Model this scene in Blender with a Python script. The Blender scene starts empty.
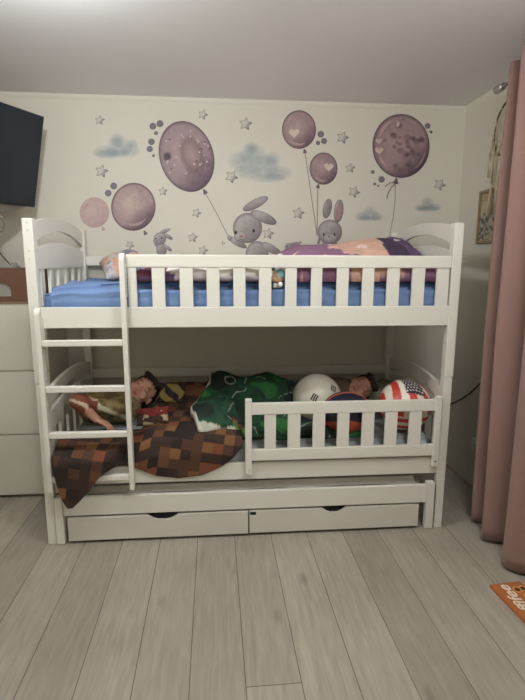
import bpy, bmesh, math, random
from mathutils import Vector, Matrix, noise

random.seed(7)
SC = bpy.context.scene
COL = SC.collection
PI = math.pi

# ------------------------------------------------------------------ camera frame (measured)
S = 2.06 / 1.9
FPX, PITCH, YAW, ROLL = 488.08, .1792, .0859, .0037
CAM = Vector((.8132, -2.1591, 1.3043)) * S
FW = Vector((math.sin(YAW) * math.cos(PITCH), math.cos(YAW) * math.cos(PITCH), -math.sin(PITCH)))
RT0 = Vector((math.cos(YAW), -math.sin(YAW), 0))
UP0 = RT0.cross(FW)
RT = RT0 * math.cos(ROLL) + UP0 * math.sin(ROLL)
UP = UP0 * math.cos(ROLL) - RT0 * math.sin(ROLL)

def on(axis, val, u, v):
    """point of the plane axis=val that the photo shows at (u, v)"""
    d = FW + RT * ((u - 262.5) / FPX) - UP * ((v - 350) / FPX)
    return CAM + d * ((val - CAM[axis]) / d[axis])

# room measures (metres): x along the bed, y towards the mural wall, z up
L, D, HB = 2.06, .880, 1.603
WY, CZ, RX, LX, FY = .9008, 2.3954, 2.4747, -.75, -3.3

# ------------------------------------------------------------------ colour and materials
def lin(c):
    return tuple((x / 12.92 if x <= .04045 else ((x + .055) / 1.055) ** 2.4) for x in c)

def rgb(r, g, b):
    return lin((r / 255, g / 255, b / 255))

def node_mat(name):
    m = bpy.data.materials.new(name); m.use_nodes = True
    nt = m.node_tree
    return m, nt, nt.nodes['Principled BSDF'], nt.nodes, nt.links

def plain(name, col, rough=.5, var=.06, scale=12, bump=0., bscale=80, metal=0, coat=0, sheen=0):
    m, nt, p, N, K = node_mat(name)
    tc = N.new('ShaderNodeTexCoord')
    nz = N.new('ShaderNodeTexNoise'); nz.inputs['Scale'].default_value = scale; nz.inputs['Detail'].default_value = 4
    K.new(tc.outputs['Object'], nz.inputs['Vector'])
    mx = N.new('ShaderNodeMix'); mx.data_type = 'RGBA'
    mx.inputs[6].default_value = (*[c * (1 - var) for c in col], 1)
    mx.inputs[7].default_value = (*[min(1, c * (1 + var)) for c in col], 1)
    K.new(nz.outputs['Fac'], mx.inputs[0]); K.new(mx.outputs[2], p.inputs['Base Color'])
    p.inputs['Roughness'].default_value = rough
    p.inputs['Metallic'].default_value = metal
    if coat: p.inputs['Coat Weight'].default_value = coat
    if sheen: p.inputs['Sheen Weight'].default_value = sheen; p.inputs['Sheen Roughness'].default_value = .5
    if bump:
        n2 = N.new('ShaderNodeTexNoise'); n2.inputs['Scale'].default_value = bscale; n2.inputs['Detail'].default_value = 3
        K.new(tc.outputs['Object'], n2.inputs['Vector'])
        b = N.new('ShaderNodeBump'); b.inputs['Strength'].default_value = bump; b.inputs['Distance'].default_value = .01
        K.new(n2.outputs['Fac'], b.inputs['Height']); K.new(b.outputs[0], p.inputs['Normal'])
    return m

def attr_mat(name, rough=.6, var=.12, scale=30, alpha=False, bump=0, bscale=60, sheen=0):
    """colour comes from the mesh's own colour layer, with a procedural mottling"""
    m, nt, p, N, K = node_mat(name)
    a = N.new('ShaderNodeAttribute'); a.attribute_name = 'Col'
    tc = N.new('ShaderNodeTexCoord')
    nz = N.new('ShaderNodeTexNoise'); nz.inputs['Scale'].default_value = scale; nz.inputs['Detail'].default_value = 5
    K.new(tc.outputs['Object'], nz.inputs['Vector'])
    mr = N.new('ShaderNodeMapRange'); mr.inputs['To Min'].default_value = 1 - var; mr.inputs['To Max'].default_value = 1 + var
    mr.inputs['From Min'].default_value = .3; mr.inputs['From Max'].default_value = .7
    K.new(nz.outputs['Fac'], mr.inputs['Value'])
    sc = N.new('ShaderNodeVectorMath'); sc.operation = 'SCALE'
    K.new(a.outputs['Color'], sc.inputs[0]); K.new(mr.outputs[0], sc.inputs['Scale'])
    K.new(sc.outputs[0], p.inputs['Base Color'])
    p.inputs['Roughness'].default_value = rough
    if sheen: p.inputs['Sheen Weight'].default_value = sheen
    if alpha: K.new(a.outputs['Alpha'], p.inputs['Alpha'])
    if bump:
        n2 = N.new('ShaderNodeTexNoise'); n2.inputs['Scale'].default_value = bscale
        K.new(tc.outputs['Object'], n2.inputs['Vector'])
        b = N.new('ShaderNodeBump'); b.inputs['Strength'].default_value = bump; b.inputs['Distance'].default_value = .01
        K.new(n2.outputs['Fac'], b.inputs['Height']); K.new(b.outputs[0], p.inputs['Normal'])
    return m

def floor_mat():
    m, nt, p, N, K = node_mat('grey_oak_laminate')
    tc = N.new('ShaderNodeTexCoord')
    mp = N.new('ShaderNodeMapping'); mp.inputs['Rotation'].default_value = (0, 0, PI / 2 - .013)
    mp.inputs['Location'].default_value = (.6, .965, 0)
    K.new(tc.outputs['Object'], mp.inputs['Vector'])
    br = N.new('ShaderNodeTexBrick'); br.offset = .302; br.offset_frequency = 10
    br.inputs['Scale'].default_value = 1; br.inputs['Brick Width'].default_value = 2.2; br.inputs['Row Height'].default_value = .1905
    br.inputs['Mortar Size'].default_value = .0016; br.inputs['Mortar Smooth'].default_value = .2
    br.inputs['Color1'].default_value = (*rgb(170, 161, 146), 1); br.inputs['Color2'].default_value = (*rgb(153, 144, 131), 1)
    br.inputs['Mortar'].default_value = (*rgb(92, 86, 76), 1)
    K.new(mp.outputs[0], br.inputs['Vector'])
    # grain stretched along the plank
    m2 = N.new('ShaderNodeMapping'); m2.inputs['Scale'].default_value = (26, 2.2, 1)
    K.new(tc.outputs['Object'], m2.inputs['Vector'])
    g = N.new('ShaderNodeTexNoise'); g.inputs['Scale'].default_value = 2.2; g.inputs['Detail'].default_value = 8; g.inputs['Roughness'].default_value = .65
    g.inputs['Distortion'].default_value = .7
    K.new(m2.outputs[0], g.inputs['Vector'])
    r = N.new('ShaderNodeMapRange'); r.inputs['From Min'].default_value = .3; r.inputs['From Max'].default_value = .7
    r.inputs['To Min'].default_value = .80; r.inputs['To Max'].default_value = 1.10
    K.new(g.outputs['Fac'], r.inputs['Value'])
    # knots
    m3 = N.new('ShaderNodeMapping'); m3.inputs['Scale'].default_value = (5.2, 2.0, 1)
    K.new(tc.outputs['Object'], m3.inputs['Vector'])
    vo = N.new('ShaderNodeTexVoronoi'); vo.inputs['Scale'].default_value = 1.0; vo.inputs['Randomness'].default_value = 1
    K.new(m3.outputs[0], vo.inputs['Vector'])
    kr = N.new('ShaderNodeMapRange'); kr.inputs['From Min'].default_value = .02; kr.inputs['From Max'].default_value = .13
    kr.inputs['To Min'].default_value = .62; kr.inputs['To Max'].default_value = 1.0
    K.new(vo.outputs['Distance'], kr.inputs['Value'])
    mu = N.new('ShaderNodeMath'); mu.operation = 'MULTIPLY'
    K.new(r.outputs[0], mu.inputs[0]); K.new(kr.outputs[0], mu.inputs[1])
    # broad pale and dark cloudiness
    b2 = N.new('ShaderNodeTexNoise'); b2.inputs['Scale'].default_value = 2.4; b2.inputs['Detail'].default_value = 3
    K.new(tc.outputs['Object'], b2.inputs['Vector'])
    r2 = N.new('ShaderNodeMapRange'); r2.inputs['From Min'].default_value = .3; r2.inputs['From Max'].default_value = .7
    r2.inputs['To Min'].default_value = .9; r2.inputs['To Max'].default_value = 1.08
    K.new(b2.outputs['Fac'], r2.inputs['Value'])
    mu2 = N.new('ShaderNodeMath'); mu2.operation = 'MULTIPLY'
    K.new(mu.outputs[0], mu2.inputs[0]); K.new(r2.outputs[0], mu2.inputs[1])
    sc = N.new('ShaderNodeVectorMath'); sc.operation = 'SCALE'
    K.new(br.outputs['Color'], sc.inputs[0]); K.new(mu2.outputs[0], sc.inputs['Scale'])
    K.new(sc.outputs[0], p.inputs['Base Color'])
    p.inputs['Roughness'].default_value = .55
    p.inputs['Specular IOR Level'].default_value = .3
    bm_ = N.new('ShaderNodeBump'); bm_.inputs['Strength'].default_value = .25; bm_.inputs['Distance'].default_value = .002
    iv = N.new('ShaderNodeMath'); iv.operation = 'SUBTRACT'; iv.inputs[0].default_value = 1
    K.new(br.outputs['Fac'], iv.inputs[1]); K.new(iv.outputs[0], bm_.inputs['Height']); K.new(bm_.outputs[0], p.inputs['Normal'])
    return m

def pixel_cloth(name, ramp, cell=.055, rot=.12):
    """cloth printed with square blocks, from the mesh's UV layer in metres"""
    m, nt, p, N, K = node_mat(name)
    uv = N.new('ShaderNodeUVMap'); uv.uv_map = 'UVMap'
    mp = N.new('ShaderNodeMapping'); mp.inputs['Rotation'].default_value = (0, 0, rot)
    mp.inputs['Scale'].default_value = (1 / cell, 1 / cell, 1)
    K.new(uv.outputs[0], mp.inputs['Vector'])
    fl = N.new('ShaderNodeVectorMath'); fl.operation = 'FLOOR'; K.new(mp.outputs[0], fl.inputs[0])
    wn = N.new('ShaderNodeTexWhiteNoise'); wn.noise_dimensions = '2D'; K.new(fl.outputs[0], wn.inputs['Vector'])
    cr = N.new('ShaderNodeValToRGB'); cr.color_ramp.interpolation = 'CONSTANT'
    e = cr.color_ramp.elements
    e[0].position = 0; e[0].color = (*ramp[0][1], 1); e[1].position = ramp[1][0]; e[1].color = (*ramp[1][1], 1)
    for q, c in ramp[2:]:
        x = e.new(q); x.color = (*c, 1)
    K.new(wn.outputs['Value'], cr.inputs['Fac'])
    K.new(cr.outputs['Color'], p.inputs['Base Color'])
    p.inputs['Roughness'].default_value = .85
    return m

M = {}
M['wall'] = plain('cream_wall_paint', rgb(217, 211, 197), .85, .02, 3, .12, 220)
M['ceil'] = plain('white_ceiling_paint', rgb(240, 238, 236), .9, .02, 2)
M['floor'] = floor_mat()
M['cove'] = plain('white_cove_paint', rgb(226, 221, 206), .7, .02)
M['white'] = plain('white_lacquered_wood', rgb(228, 224, 213), .38, .02, 6)
M['capm'] = plain('screw_cap_plastic', rgb(216, 210, 198), .4, .02)
M['grey_white'] = plain('white_drawer_foil', rgb(214, 209, 197), .45, .015, 4)
M['dark'] = plain('black_plastic', (.01, .011, .013), .35, .1)
M['screen'] = plain('black_screen_glass', (.013, .02, .027), .22, .15, 2)
M['tvback'] = plain('dark_grey_plastic', (.10, .095, .085), .6, .1)
M['blue'] = plain('blue_cotton_sheet', rgb(112, 138, 180), .85, .05, 8, .15, 120)
M['teal'] = plain('pale_teal_sheet', rgb(168, 174, 175), .85, .14, 16, .1, 90)
M['film'] = plain('clear_wrapped_mattress', rgb(196, 192, 182), .16, .12, 14, .5, 26)
M['pink'] = plain('dusty_pink_velvet', rgb(146, 114, 105), .9, .05, 6, .05, 200, sheen=.15)
M['rod'] = plain('brushed_steel', (.55, .54, .52), .28, .08, 20, metal=.9)
M['brown_wood'] = plain('brown_painted_wood', rgb(112, 78, 62), .6, .08, 9)
M['light_brown'] = plain('light_brown_wood', rgb(140, 114, 92), .6, .08, 9)
M['greyglass'] = plain('grey_frosted_panel', rgb(158, 158, 148), .5, .05)
M['clip'] = plain('grey_metal_clip', rgb(150, 148, 138), .4, .1, metal=.3)
M['cable'] = plain('black_cable_rubber', (.012, .011, .01), .5, .05)
M['greycable'] = plain('grey_cable_rubber', rgb(140, 132, 120), .5, .05)
M['skin'] = plain('skin', rgb(206, 152, 128), .55, .07, 18)
M['lip'] = plain('lip_skin', rgb(176, 104, 92), .5, .05)
M['lash'] = plain('dark_lashes', (.02, .014, .01), .7, .05)
M['hair'] = plain('dark_brown_hair', (.022, .015, .011), .6, .35, 60, .5, 240)
M['khaki'] = plain('khaki_jersey', rgb(150, 130, 88), .85, .2, 20, .1, 150)
M['olive'] = plain('brown_jersey', rgb(112, 92, 74), .85, .15, 20)
M['attr_cloth'] = attr_mat('printed_cloth', .85, .10, 26, bump=.15, bscale=60)
M['attr_ball'] = attr_mat('printed_ball', .45, .03, 20)
M['print'] = attr_mat('matt_wall_print', .8, .09, 34, alpha=True)
M['gold'] = plain('gilt_wood', rgb(150, 128, 96), .45, .18, 30)
M['string'] = plain('natural_macrame_cord', rgb(224, 210, 182), .9, .12, 60)
M['hoop'] = plain('brown_willow_hoop', rgb(104, 80, 56), .7, .15, 40)
M['orange'] = plain('orange_print_card', rgb(178, 106, 58), .45, .1, 20)
M['cream'] = plain('cream_print', rgb(238, 226, 206), .5, .03)
M['choc'] = plain('chocolate_print', rgb(74, 38, 22), .35, .2, 30)
M['nut'] = plain('caramel_print', rgb(214, 150, 82), .4, .15, 30)
M['gloss_white'] = plain('white_socket_plastic', rgb(232, 230, 222), .35, .01)
M['hole_shade'] = plain('painted_hole_shade', (.008, .009, .012), .9, .1)  # near-black colour stands in for the shade inside the drawer
M['pixel'] = pixel_cloth('brown_block_print_cloth', [
    (0, rgb(36, 24, 20)), (.24, rgb(54, 34, 26)), (.44, rgb(76, 48, 32)), (.60, rgb(98, 61, 37)), (.74, rgb(118, 80, 44)), (.83, rgb(114, 62, 36)), (.92, rgb(50, 32, 27))], .052, .16)

# ------------------------------------------------------------------ mesh helpers
def wloc(o):
    v = Vector((0, 0, 0))
    while o is not None:
        v += o.location; o = o.parent
    return v

def tag(o, label=None, cat=None, group=None, kind=None):
    if label: o['label'] = label
    if cat: o['category'] = cat
    if group: o['group'] = group
    if kind: o['kind'] = kind
    return o

def empty(name, loc, parent=None):
    o = bpy.data.objects.new(name, None); COL.objects.link(o)
    o.empty_display_size = .05
    o.location = Vector(loc) - (wloc(parent) if parent else Vector((0, 0, 0)))
    o.parent = parent
    return o

def link(name, me, mat, parent=None):
    """vertices come in room coordinates; the origin goes to the parent's, or to the mesh's own base"""
    if parent: org = wloc(parent)
    else:
        xs = [v.co for v in me.vertices]
        lo = Vector([min(c[i] for c in xs) for i in range(3)]); hi = Vector([max(c[i] for c in xs) for i in range(3)])
        org = Vector(((lo.x + hi.x) / 2, (lo.y + hi.y) / 2, lo.z))
    me.transform(Matrix.Translation(-org))
    o = bpy.data.objects.new(name, me); COL.objects.link(o)
    if parent: o.parent = parent
    else: o.location = org
    for mm in (mat if isinstance(mat, (list, tuple)) else [mat]): me.materials.append(mm)
    return o

def mk(name, bm, mat, parent=None, smooth=False):
    me = bpy.data.meshes.new(name)
    bmesh.ops.recalc_face_normals(bm, faces=bm.faces)
    bm.to_mesh(me); bm.free()
    if smooth:
        for p in me.polygons: p.use_smooth = True
    return link(name, me, mat, parent)

def add(dst, src):
    me = bpy.data.meshes.new('tmp'); src.to_mesh(me); src.free()
    dst.from_mesh(me); bpy.data.meshes.remove(me)
    return dst

def box(x0, x1, y0, y1, z0, z1, bev=.004, seg=2, into=None):
    b = bmesh.new()
    bmesh.ops.create_cube(b, size=1)
    for v in b.verts:
        v.co = Vector(((x0 + x1) / 2 + v.co.x * (x1 - x0), (y0 + y1) / 2 + v.co.y * (y1 - y0), (z0 + z1) / 2 + v.co.z * (z1 - z0)))
    if bev: bmesh.ops.bevel(b, geom=b.edges[:], offset=bev, segments=seg, affect='EDGES', profile=.6)
    return add(into, b) if into is not None else b

def prism(pts, axis, a, b_, bev=0, into=None):
    """closed outline of 2D points, extruded along axis from a to b_"""
    b = bmesh.new()
    def P(p, t):
        return Vector((t, p[0], p[1])) if axis == 0 else Vector((p[0], t, p[1])) if axis == 1 else Vector((p[0], p[1], t))
    v0 = [b.verts.new(P(p, a)) for p in pts]; v1 = [b.verts.new(P(p, b_)) for p in pts]
    n = len(pts)
    f0 = b.faces.new(v0); f1 = b.faces.new(v1[::-1])
    for i in range(n): b.faces.new((v0[i], v1[i], v1[(i + 1) % n], v0[(i + 1) % n]))
    if bev:
        ed = list(f0.edges) + list(f1.edges)
        bmesh.ops.bevel(b, geom=ed, offset=bev, segments=2, affect='EDGES', profile=.6)
    return add(into, b) if into is not None else b

def tube(path, r, seg=8, into=None, cap=True):
    b = bmesh.new(); path = [Vector(p) for p in path]; rings = []
    n = len(path)
    up = Vector((0, 0, 1))
    for i, p in enumerate(path):
        t = (path[min(i + 1, n - 1)] - path[max(i - 1, 0)]).normalized()
        if abs(t.dot(up)) > .95: a = t.cross(Vector((0, 1, 0))).normalized()
        else: a = t.cross(up).normalized()
        c = t.cross(a)
        rr = r[i] if isinstance(r, (list, tuple)) else r
        rings.append([b.verts.new(p + (a * math.cos(2 * PI * k / seg) + c * math.sin(2 * PI * k / seg)) * rr) for k in range(seg)])
    for i in range(n - 1):
        for k in range(seg):
            b.faces.new((rings[i][k], rings[i][(k + 1) % seg], rings[i + 1][(k + 1) % seg], rings[i + 1][k]))
    if cap: b.faces.new(rings[0]); b.faces.new(rings[-1])
    return add(into, b) if into is not None else b

def ball(c, r, u=20, v=12, into=None, rot=None):
    b = bmesh.new(); bmesh.ops.create_uvsphere(b, u_segments=u, v_segments=v, radius=1)
    rr = Vector((r, r, r)) if isinstance(r, (int, float)) else Vector(r)
    for w in b.verts:
        q = Vector((w.co.x * rr.x, w.co.y * rr.y, w.co.z * rr.z))
        if rot is not None: q = rot @ q
        w.co = Vector(c) + q
    return add(into, b) if into is not None else b

def lathe(profile, seg, origin, axis=2, into=None):
    b = bmesh.new(); rings = []
    for r, h in profile:
        ring = []
        for k in range(seg):
            a = 2 * PI * k / seg; x, y = r * math.cos(a), r * math.sin(a)
            q = Vector((x, y, h)) if axis == 2 else Vector((x, h, y)) if axis == 1 else Vector((h, x, y))
            ring.append(b.verts.new(Vector(origin) + q))
        rings.append(ring)
    for i in range(len(rings) - 1):
        for k in range(seg):
            b.faces.new((rings[i][k], rings[i][(k + 1) % seg], rings[i + 1][(k + 1) % seg], rings[i + 1][k]))
    b.faces.new(rings[0]); b.faces.new(rings[-1])
    return add(into, b) if into is not None else b

def lerp(tab, x):
    if x <= tab[0][0]: return tab[0][1]
    for (a, p), (b, q) in zip(tab, tab[1:]):
        if x <= b: return p + (q - p) * (x - a) / (b - a)
    return tab[-1][1]

def sstep(a, b, x):
    t = max(0, min(1, (x - a) / (b - a))); return t * t * (3 - 2 * t)

def fbm(x, y, z=0, o=3):
    s, a, t = 0, 1, 0
    for _ in range(o):
        s += a * noise.noise(Vector((x, y, z))); t += a; a *= .5; x *= 2; y *= 2; z *= 2
    return s / t

def paint(o, fn):
    """colour layer from a function of the room position of each vertex (fn gives sRGB 0-255)"""
    me = o.data
    at = me.color_attributes.new('Col', 'FLOAT_COLOR', 'POINT')
    w = wloc(o)
    for i, v in enumerate(me.vertices):
        c = fn(v.co + w, v.normal)
        at.data[i].color = (*rgb(*c[:3]), c[3] if len(c) > 3 else 1)

# ------------------------------------------------------------------ the room
def struct(name, bm, mat):
    return tag(mk(name, bm, mat), kind='structure')

struct('floor', box(LX - .1, RX + .1, FY - .1, WY + .1, -.1, 0, 0), M['floor']).location
fl = bpy.data.objects['floor']
fl.data.transform(Matrix.Translation(fl.location)); fl.location = (0, 0, 0)      # room coordinates for the planks
struct('ceiling', box(LX - .1, RX + .1, FY - .1, WY + .1, CZ, CZ + .1, 0), M['ceil'])
struct('wall_back', box(LX - .1, RX + .1, WY, WY + .1, 0, CZ, 0), M['wall'])
struct('wall_right', box(RX, RX + .1, FY, WY, 0, CZ, 0), M['wall'])
struct('wall_left', box(LX - .1, LX, FY, WY, 0, CZ, 0), M['wall'])
struct('wall_front', box(LX - .1, RX + .1, FY - .1, FY, 0, CZ, 0), M['wall'])
def cove(name, p, q, d):
    b = bmesh.new()
    prof = [(0, 0), (.018, 0), (.012, -.012), (.004, -.022), (0, -.026)]
    va = [b.verts.new(Vector(p) + Vector(d) * a + Vector((0, 0, c))) for a, c in prof]
    vb = [b.verts.new(Vector(q) + Vector(d) * a + Vector((0, 0, c))) for a, c in prof]
    for i in range(5): b.faces.new((va[i], vb[i], vb[(i + 1) % 5], va[(i + 1) % 5]))
    b.faces.new(va); b.faces.new(vb[::-1])
    struct(name, b, M['cove'])
cove('trim_1', (LX, WY, CZ), (RX, WY, CZ), (0, -1, 0))
cove('trim_2', (RX, FY, CZ), (RX, WY, CZ), (-1, 0, 0))
struct('baseboard_back', box(LX, RX, WY - .014, WY, 0, .06, .003), M['cove'])

# ------------------------------------------------------------------ bunk bed
bed = empty('bunk_bed', (L / 2, D / 2, 0))
tag(bed, 'white wooden bunk bed with a ladder and slatted guard rails against the mural wall', 'bunk bed')
W = M['white']
PW = .047
def post(x, y, front):
    b = box(x + (.003 if x < 1 else 0), x + PW - (0 if x < 1 else .003), y, y + .045, 0, .834, .004)
    box(x, x + PW, y, y + .045, .837, HB, .004, into=b)
    box(x + .006, x + PW - .006, y + .006, y + .039, .82, .85, 0, into=b)
    p = mk('post', b, W, bed)
    if front:
        for z in (1.585, 1.55, 1.458, 1.42):
            mk('screw_cap', lathe([(.006, .001), (.006, -.0004), (.005, -.0008)], 14, (x + PW / 2, y, z), 1), M['capm'], p, True)
for x in (-.005, L - PW + .003):
    post(x, 0, x < 1); post(x + (.004 if x < 1 else -.016), D - .045, False)
X0, X1 = PW - .005, L - PW + .003
mk('side_rail', box(X0, X1, .004, .028, 1.102, 1.2, .004), W, bed)
mk('side_rail', box(X0, X1, .004, .028, .314, .405, .004), W, bed)
mk('side_rail', box(X0, X1, D - .03, D - .006, 1.102, 1.2, .004), W, bed)
mk('side_rail', box(X0, X1, D - .03, D - .006, .314, .405, .004), W, bed)
mk('base_board', box(X0, X1, .028, D - .03, 1.102, 1.12, .002), W, bed)
mk('base_board', box(X0, X1, .028, D - .03, .314, .33, .002), W, bed)
# upper guard rail
gr = mk('guard_rail', box(.446, X1, .002, .026, 1.385, 1.445, .006), W, bed)
slat_px = [(128, 136.6), (152, 165), (179.7, 193), (206.6, 219.6), (233.4, 245.5), (259, 271.5), (285.2, 296.8), (311, 322.2), (336.6, 348.6), (362.2, 374), (387, 399.4), (412, 424.6), (436.4, 448.6)]
for a, b_ in slat_px:
    xa, xb = on(1, .006, a, 287).x, on(1, .006, b_, 287).x
    mk('slat', box(xa, min(xb, X1 - .003), .006, .022, 1.199, 1.386, .003), W, gr)
# back guard rails
gb = mk('back_guard_rail', box(X0, X1, D - .03, D - .008, 1.385, 1.445, .005), W, bed)
for i in range(4): mk('slat', box(.5 + i * .36, .56 + i * .36, D - .028, D - .012, 1.199, 1.386, .003), W, gb)
mk('back_guard_rail', box(X0, X1, D - .03, D - .008, .66, .72, .005), W, bed)
# lower guard rail, screwed on in front of the side rail
gl = mk('guard_rail', box(1.028, 1.975, -.02, .002, .664, .724, .005), W, bed)
mk('rail', box(1.028, 1.975, -.02, .002, .422, .482, .004), W, gl)
for a, b_ in [(264.4, 276), (287.8, 300.4), (312.8, 325), (337.2, 349.2), (361.8, 374), (384.8, 397), (408.8, 421)]:
    mk('slat', box(on(1, -.015, a, 430).x, on(1, -.015, b_, 430).x, -.017, -.001, .481, .665, .003), W, gl)
for xa, xb, za, zb in [(.997, 1.03, .35, .746), (1.972, 2.004, .362, .741)]:
    s = mk('stile', box(xa, xb, -.026, .003, za, zb, .005), W, gl)
    mk('screw_cap', lathe([(.005, 0), (.005, -.0012), (.004, -.002)], 12, ((xa + xb) / 2, -.026, za + .03), 1), M['capm' if xa < 1.5 else 'tvback'], s, True)
# ladder
lad = empty('ladder', (.24, -.03, .3), bed)
def stile(x0, x1, z0, z1):
    n = 10; pts = [(-.05, z0), (-.012, z0), (-.012, z1)]
    pts += [(-.012 - .038 * math.sin(a * PI / 2 / n), z1 - .03 * (1 - math.cos(a * PI / 2 / n))) for a in range(1, n + 1)]
    b = prism(pts, 0, x0, x1, .004)
    box(x0, x1, -.014, .004, z1 - .2, z1 - .05, 0, into=b)
    mk('stile', b, W, lad)
stile(.034, .058, .304, 1.202)
stile(.424, .447, .304, 1.45)
for z in (1.037, .817, .59, .366):
    mk('rung', box(.058, .424, -.046, -.018, z - .015, z + .015, .006, 3), W, lad)
# end panels: arched top rail, arched board, slats
def arch(y0, y1, zs, rise, n=16):
    return [(y0 + (y1 - y0) * i / n, zs + rise * math.sin(PI * i / n) ** .8) for i in range(n + 1)]
def end_panel(x0, x1, zt, za, zb, zmat, slats):
    e = empty('end_panel', ((x0 + x1) / 2, D / 2, zmat), bed)
    ya, yb = .045, D - .045
    up = arch(ya, yb, zt, .042); lo = arch(ya, yb, zt - .088, .068)
    mk('top_rail', prism(up + lo[::-1], 0, x0, x1, .003), W, e)
    up = arch(ya, yb, za, .040)
    mk('arch_board', prism(up + [(yb, zb), (ya, zb)], 0, x0, x1, .003), W, e)
    for i in range(slats):
        y = ya + .075 + (yb - ya - .15) * i / (slats - 1)
        mk('slat', box(x0 + .003, x1 - .003, y - .024, y + .024, zmat, zb + .002, .003), W, e)
    mk('rail', box(x0, x1, ya, yb, zmat - .09, zmat + .005, .003), W, e)
end_panel(.012, .034, 1.588, 1.468, 1.375, 1.2, 6)
end_panel(L - .034, L - .012, 1.588, 1.468, 1.375, 1.2, 6)
end_panel(.012, .034, .772, .665, .585, .405, 6)
end_panel(L - .034, L - .012, .772, .665, .585, .405, 6)

# ------------------------------------------------------------------ trundle with two drawers
tr = empty('trundle_bed', (L / 2, .4, 0))
tag(tr, 'low white pull-out bed with two drawers below the bunk', 'trundle bed')
for xa, xb, zt in [(.045, .083, .255), (1.962, 2.004, .266)]:
    mk('post', box(xa, xb, -.012, .026, .003, zt, .004), W, tr)
    mk('post', box(xa, xb, .76, .8, .003, zt, .004), W, tr)
mk('front_board', box(.083, 1.962, -.004, .018, .152, .252, .004), W, tr)
mk('back_board', box(.083, 1.962, .77, .79, .152, .252, .004), W, tr)
mk('base_board', box(.083, 1.962, .018, .77, .155, .172, .002), W, tr)
def drawer(x0, x1, y, h0, h1, sign):
    z0, z1 = .016, .142
    n = 12; pts = [(x0, z0), (x1, z0), (x1, z1)]
    # finger notch with rounded lower corners
    for i in range(n + 1):
        t = i / n; xx = h1 + (h0 - h1) * t
        d = .03 * (1 - abs(2 * t - 1) ** 3.5)
        pts.append((xx, z1 - d))
    pts.append((x0, z1))
    d = mk('drawer', prism(pts, 1, y, y + .018, .0025), M['grey_white'], tr)
    b = bmesh.new()
    box(x0 + .02, x1 - .02, y + .10, y + .6, z0 + .002, z0 + .01, 0, into=b)
    box(x0 + .02, x1 - .02, y + .6, y + .612, z0 + .002, z1 - .01, 0, into=b)
    for xx in (x0 + .02, x1 - .032): box(xx, xx + .012, y + .018, y + .6, z0 + .002, z1 - .01, 0, into=b)
    mk('box', b, M['grey_white'], d)
    mk('finger_hole_shade', box(h0 - .01, h1 + .01, y + .019, y + .03, z1 - .045, z1 - .002, 0), M['hole_shade'], d)  # black slab imitates the shaded hollow behind the notch
    if sign:
        mk('corner_gap_shade', box(x0 + .004, x0 + .034, y - .003, y, z1 - .022, z1 - .006, .001), M['dark'], d)  # flat black piece, shade painted in for the dark gap at this corner
drawer(.102, 1.012, -.006, .498, .653, False)
drawer(1.018, 1.925, -.003, 1.401, 1.529, True)

# ------------------------------------------------------------------ mattresses
def mattress(name, x0, x1, y0, y1, z0, z1, mat, seed, amp, rx=.03, sag=None, n=(90, 40)):
    """closed rounded slab whose cover wrinkles"""
    b = bmesh.new(); bmesh.ops.create_cube(b, size=1)
    for v in b.verts: v.co = Vector(((x0 + x1) / 2 + v.co.x * (x1 - x0), (y0 + y1) / 2 + v.co.y * (y1 - y0), (z0 + z1) / 2 + v.co.z * (z1 - z0)))
    bmesh.ops.bevel(b, geom=b.edges[:], offset=rx, segments=5, affect='EDGES')
    for ax, k in ((0, n[0]), (1, n[1]), (2, 12)):
        lo = (x0, y0, z0)[ax]; hi = (x1, y1, z1)[ax]
        for i in range(1, k):
            pl = Vector((0, 0, 0)); pl[ax] = lo + (hi - lo) * i / k
            no = Vector((0, 0, 0)); no[ax] = 1
            bmesh.ops.bisect_plane(b, geom=b.verts[:] + b.edges[:] + b.faces[:], plane_co=pl, plane_no=no, dist=1e-5)
    b.normal_update()
    for v in b.verts:
        c = v.co; w = amp * (fbm(c.x * 6 + seed, c.y * 6, c.z * 5) + .6 * math.sin(c.z * 130 + 5 * fbm(c.x * 5, seed, c.z * 2)) * (1 if c.y < y0 + .01 else 0))
        v.co = c + v.normal * (w - amp)
        if sag: v.co.z += sag(v.co)
    return mk(name, b, mat, None, True)
def sagl(c):     # sheet hangs and folds at the ladder corner
    k = sstep(.5, .08, c.x) * sstep(1.2, 1.3, c.z)
    f = .009 * math.sin((c.x * .75 + c.y) * 17 + 2 * fbm(c.x * 4, c.y * 4, 1))
    return k * (f - .030 * sstep(.25, .0, c.y) * sstep(.22, .05, c.x) - .012)
tag(mattress('mattress', .042, 2.008, .034, .83, 1.121, 1.318, M['blue'], 3, .006, .035, sagl),
    'mattress with a wrinkled blue fitted sheet on the upper bunk', 'mattress')
tag(mattress('mattress', .052, 2.008, .034, .83, .331, .505, M['teal'], 9, .006, .035),
    'mattress with a pale teal grey sheet on the lower bunk', 'mattress')
tag(mattress('mattress', .11, 1.95, .022, .765, .173, .286, M['film'], 15, .009, .03),
    'pale mattress in shiny clear wrapping on the pull-out bed', 'mattress')

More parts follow.
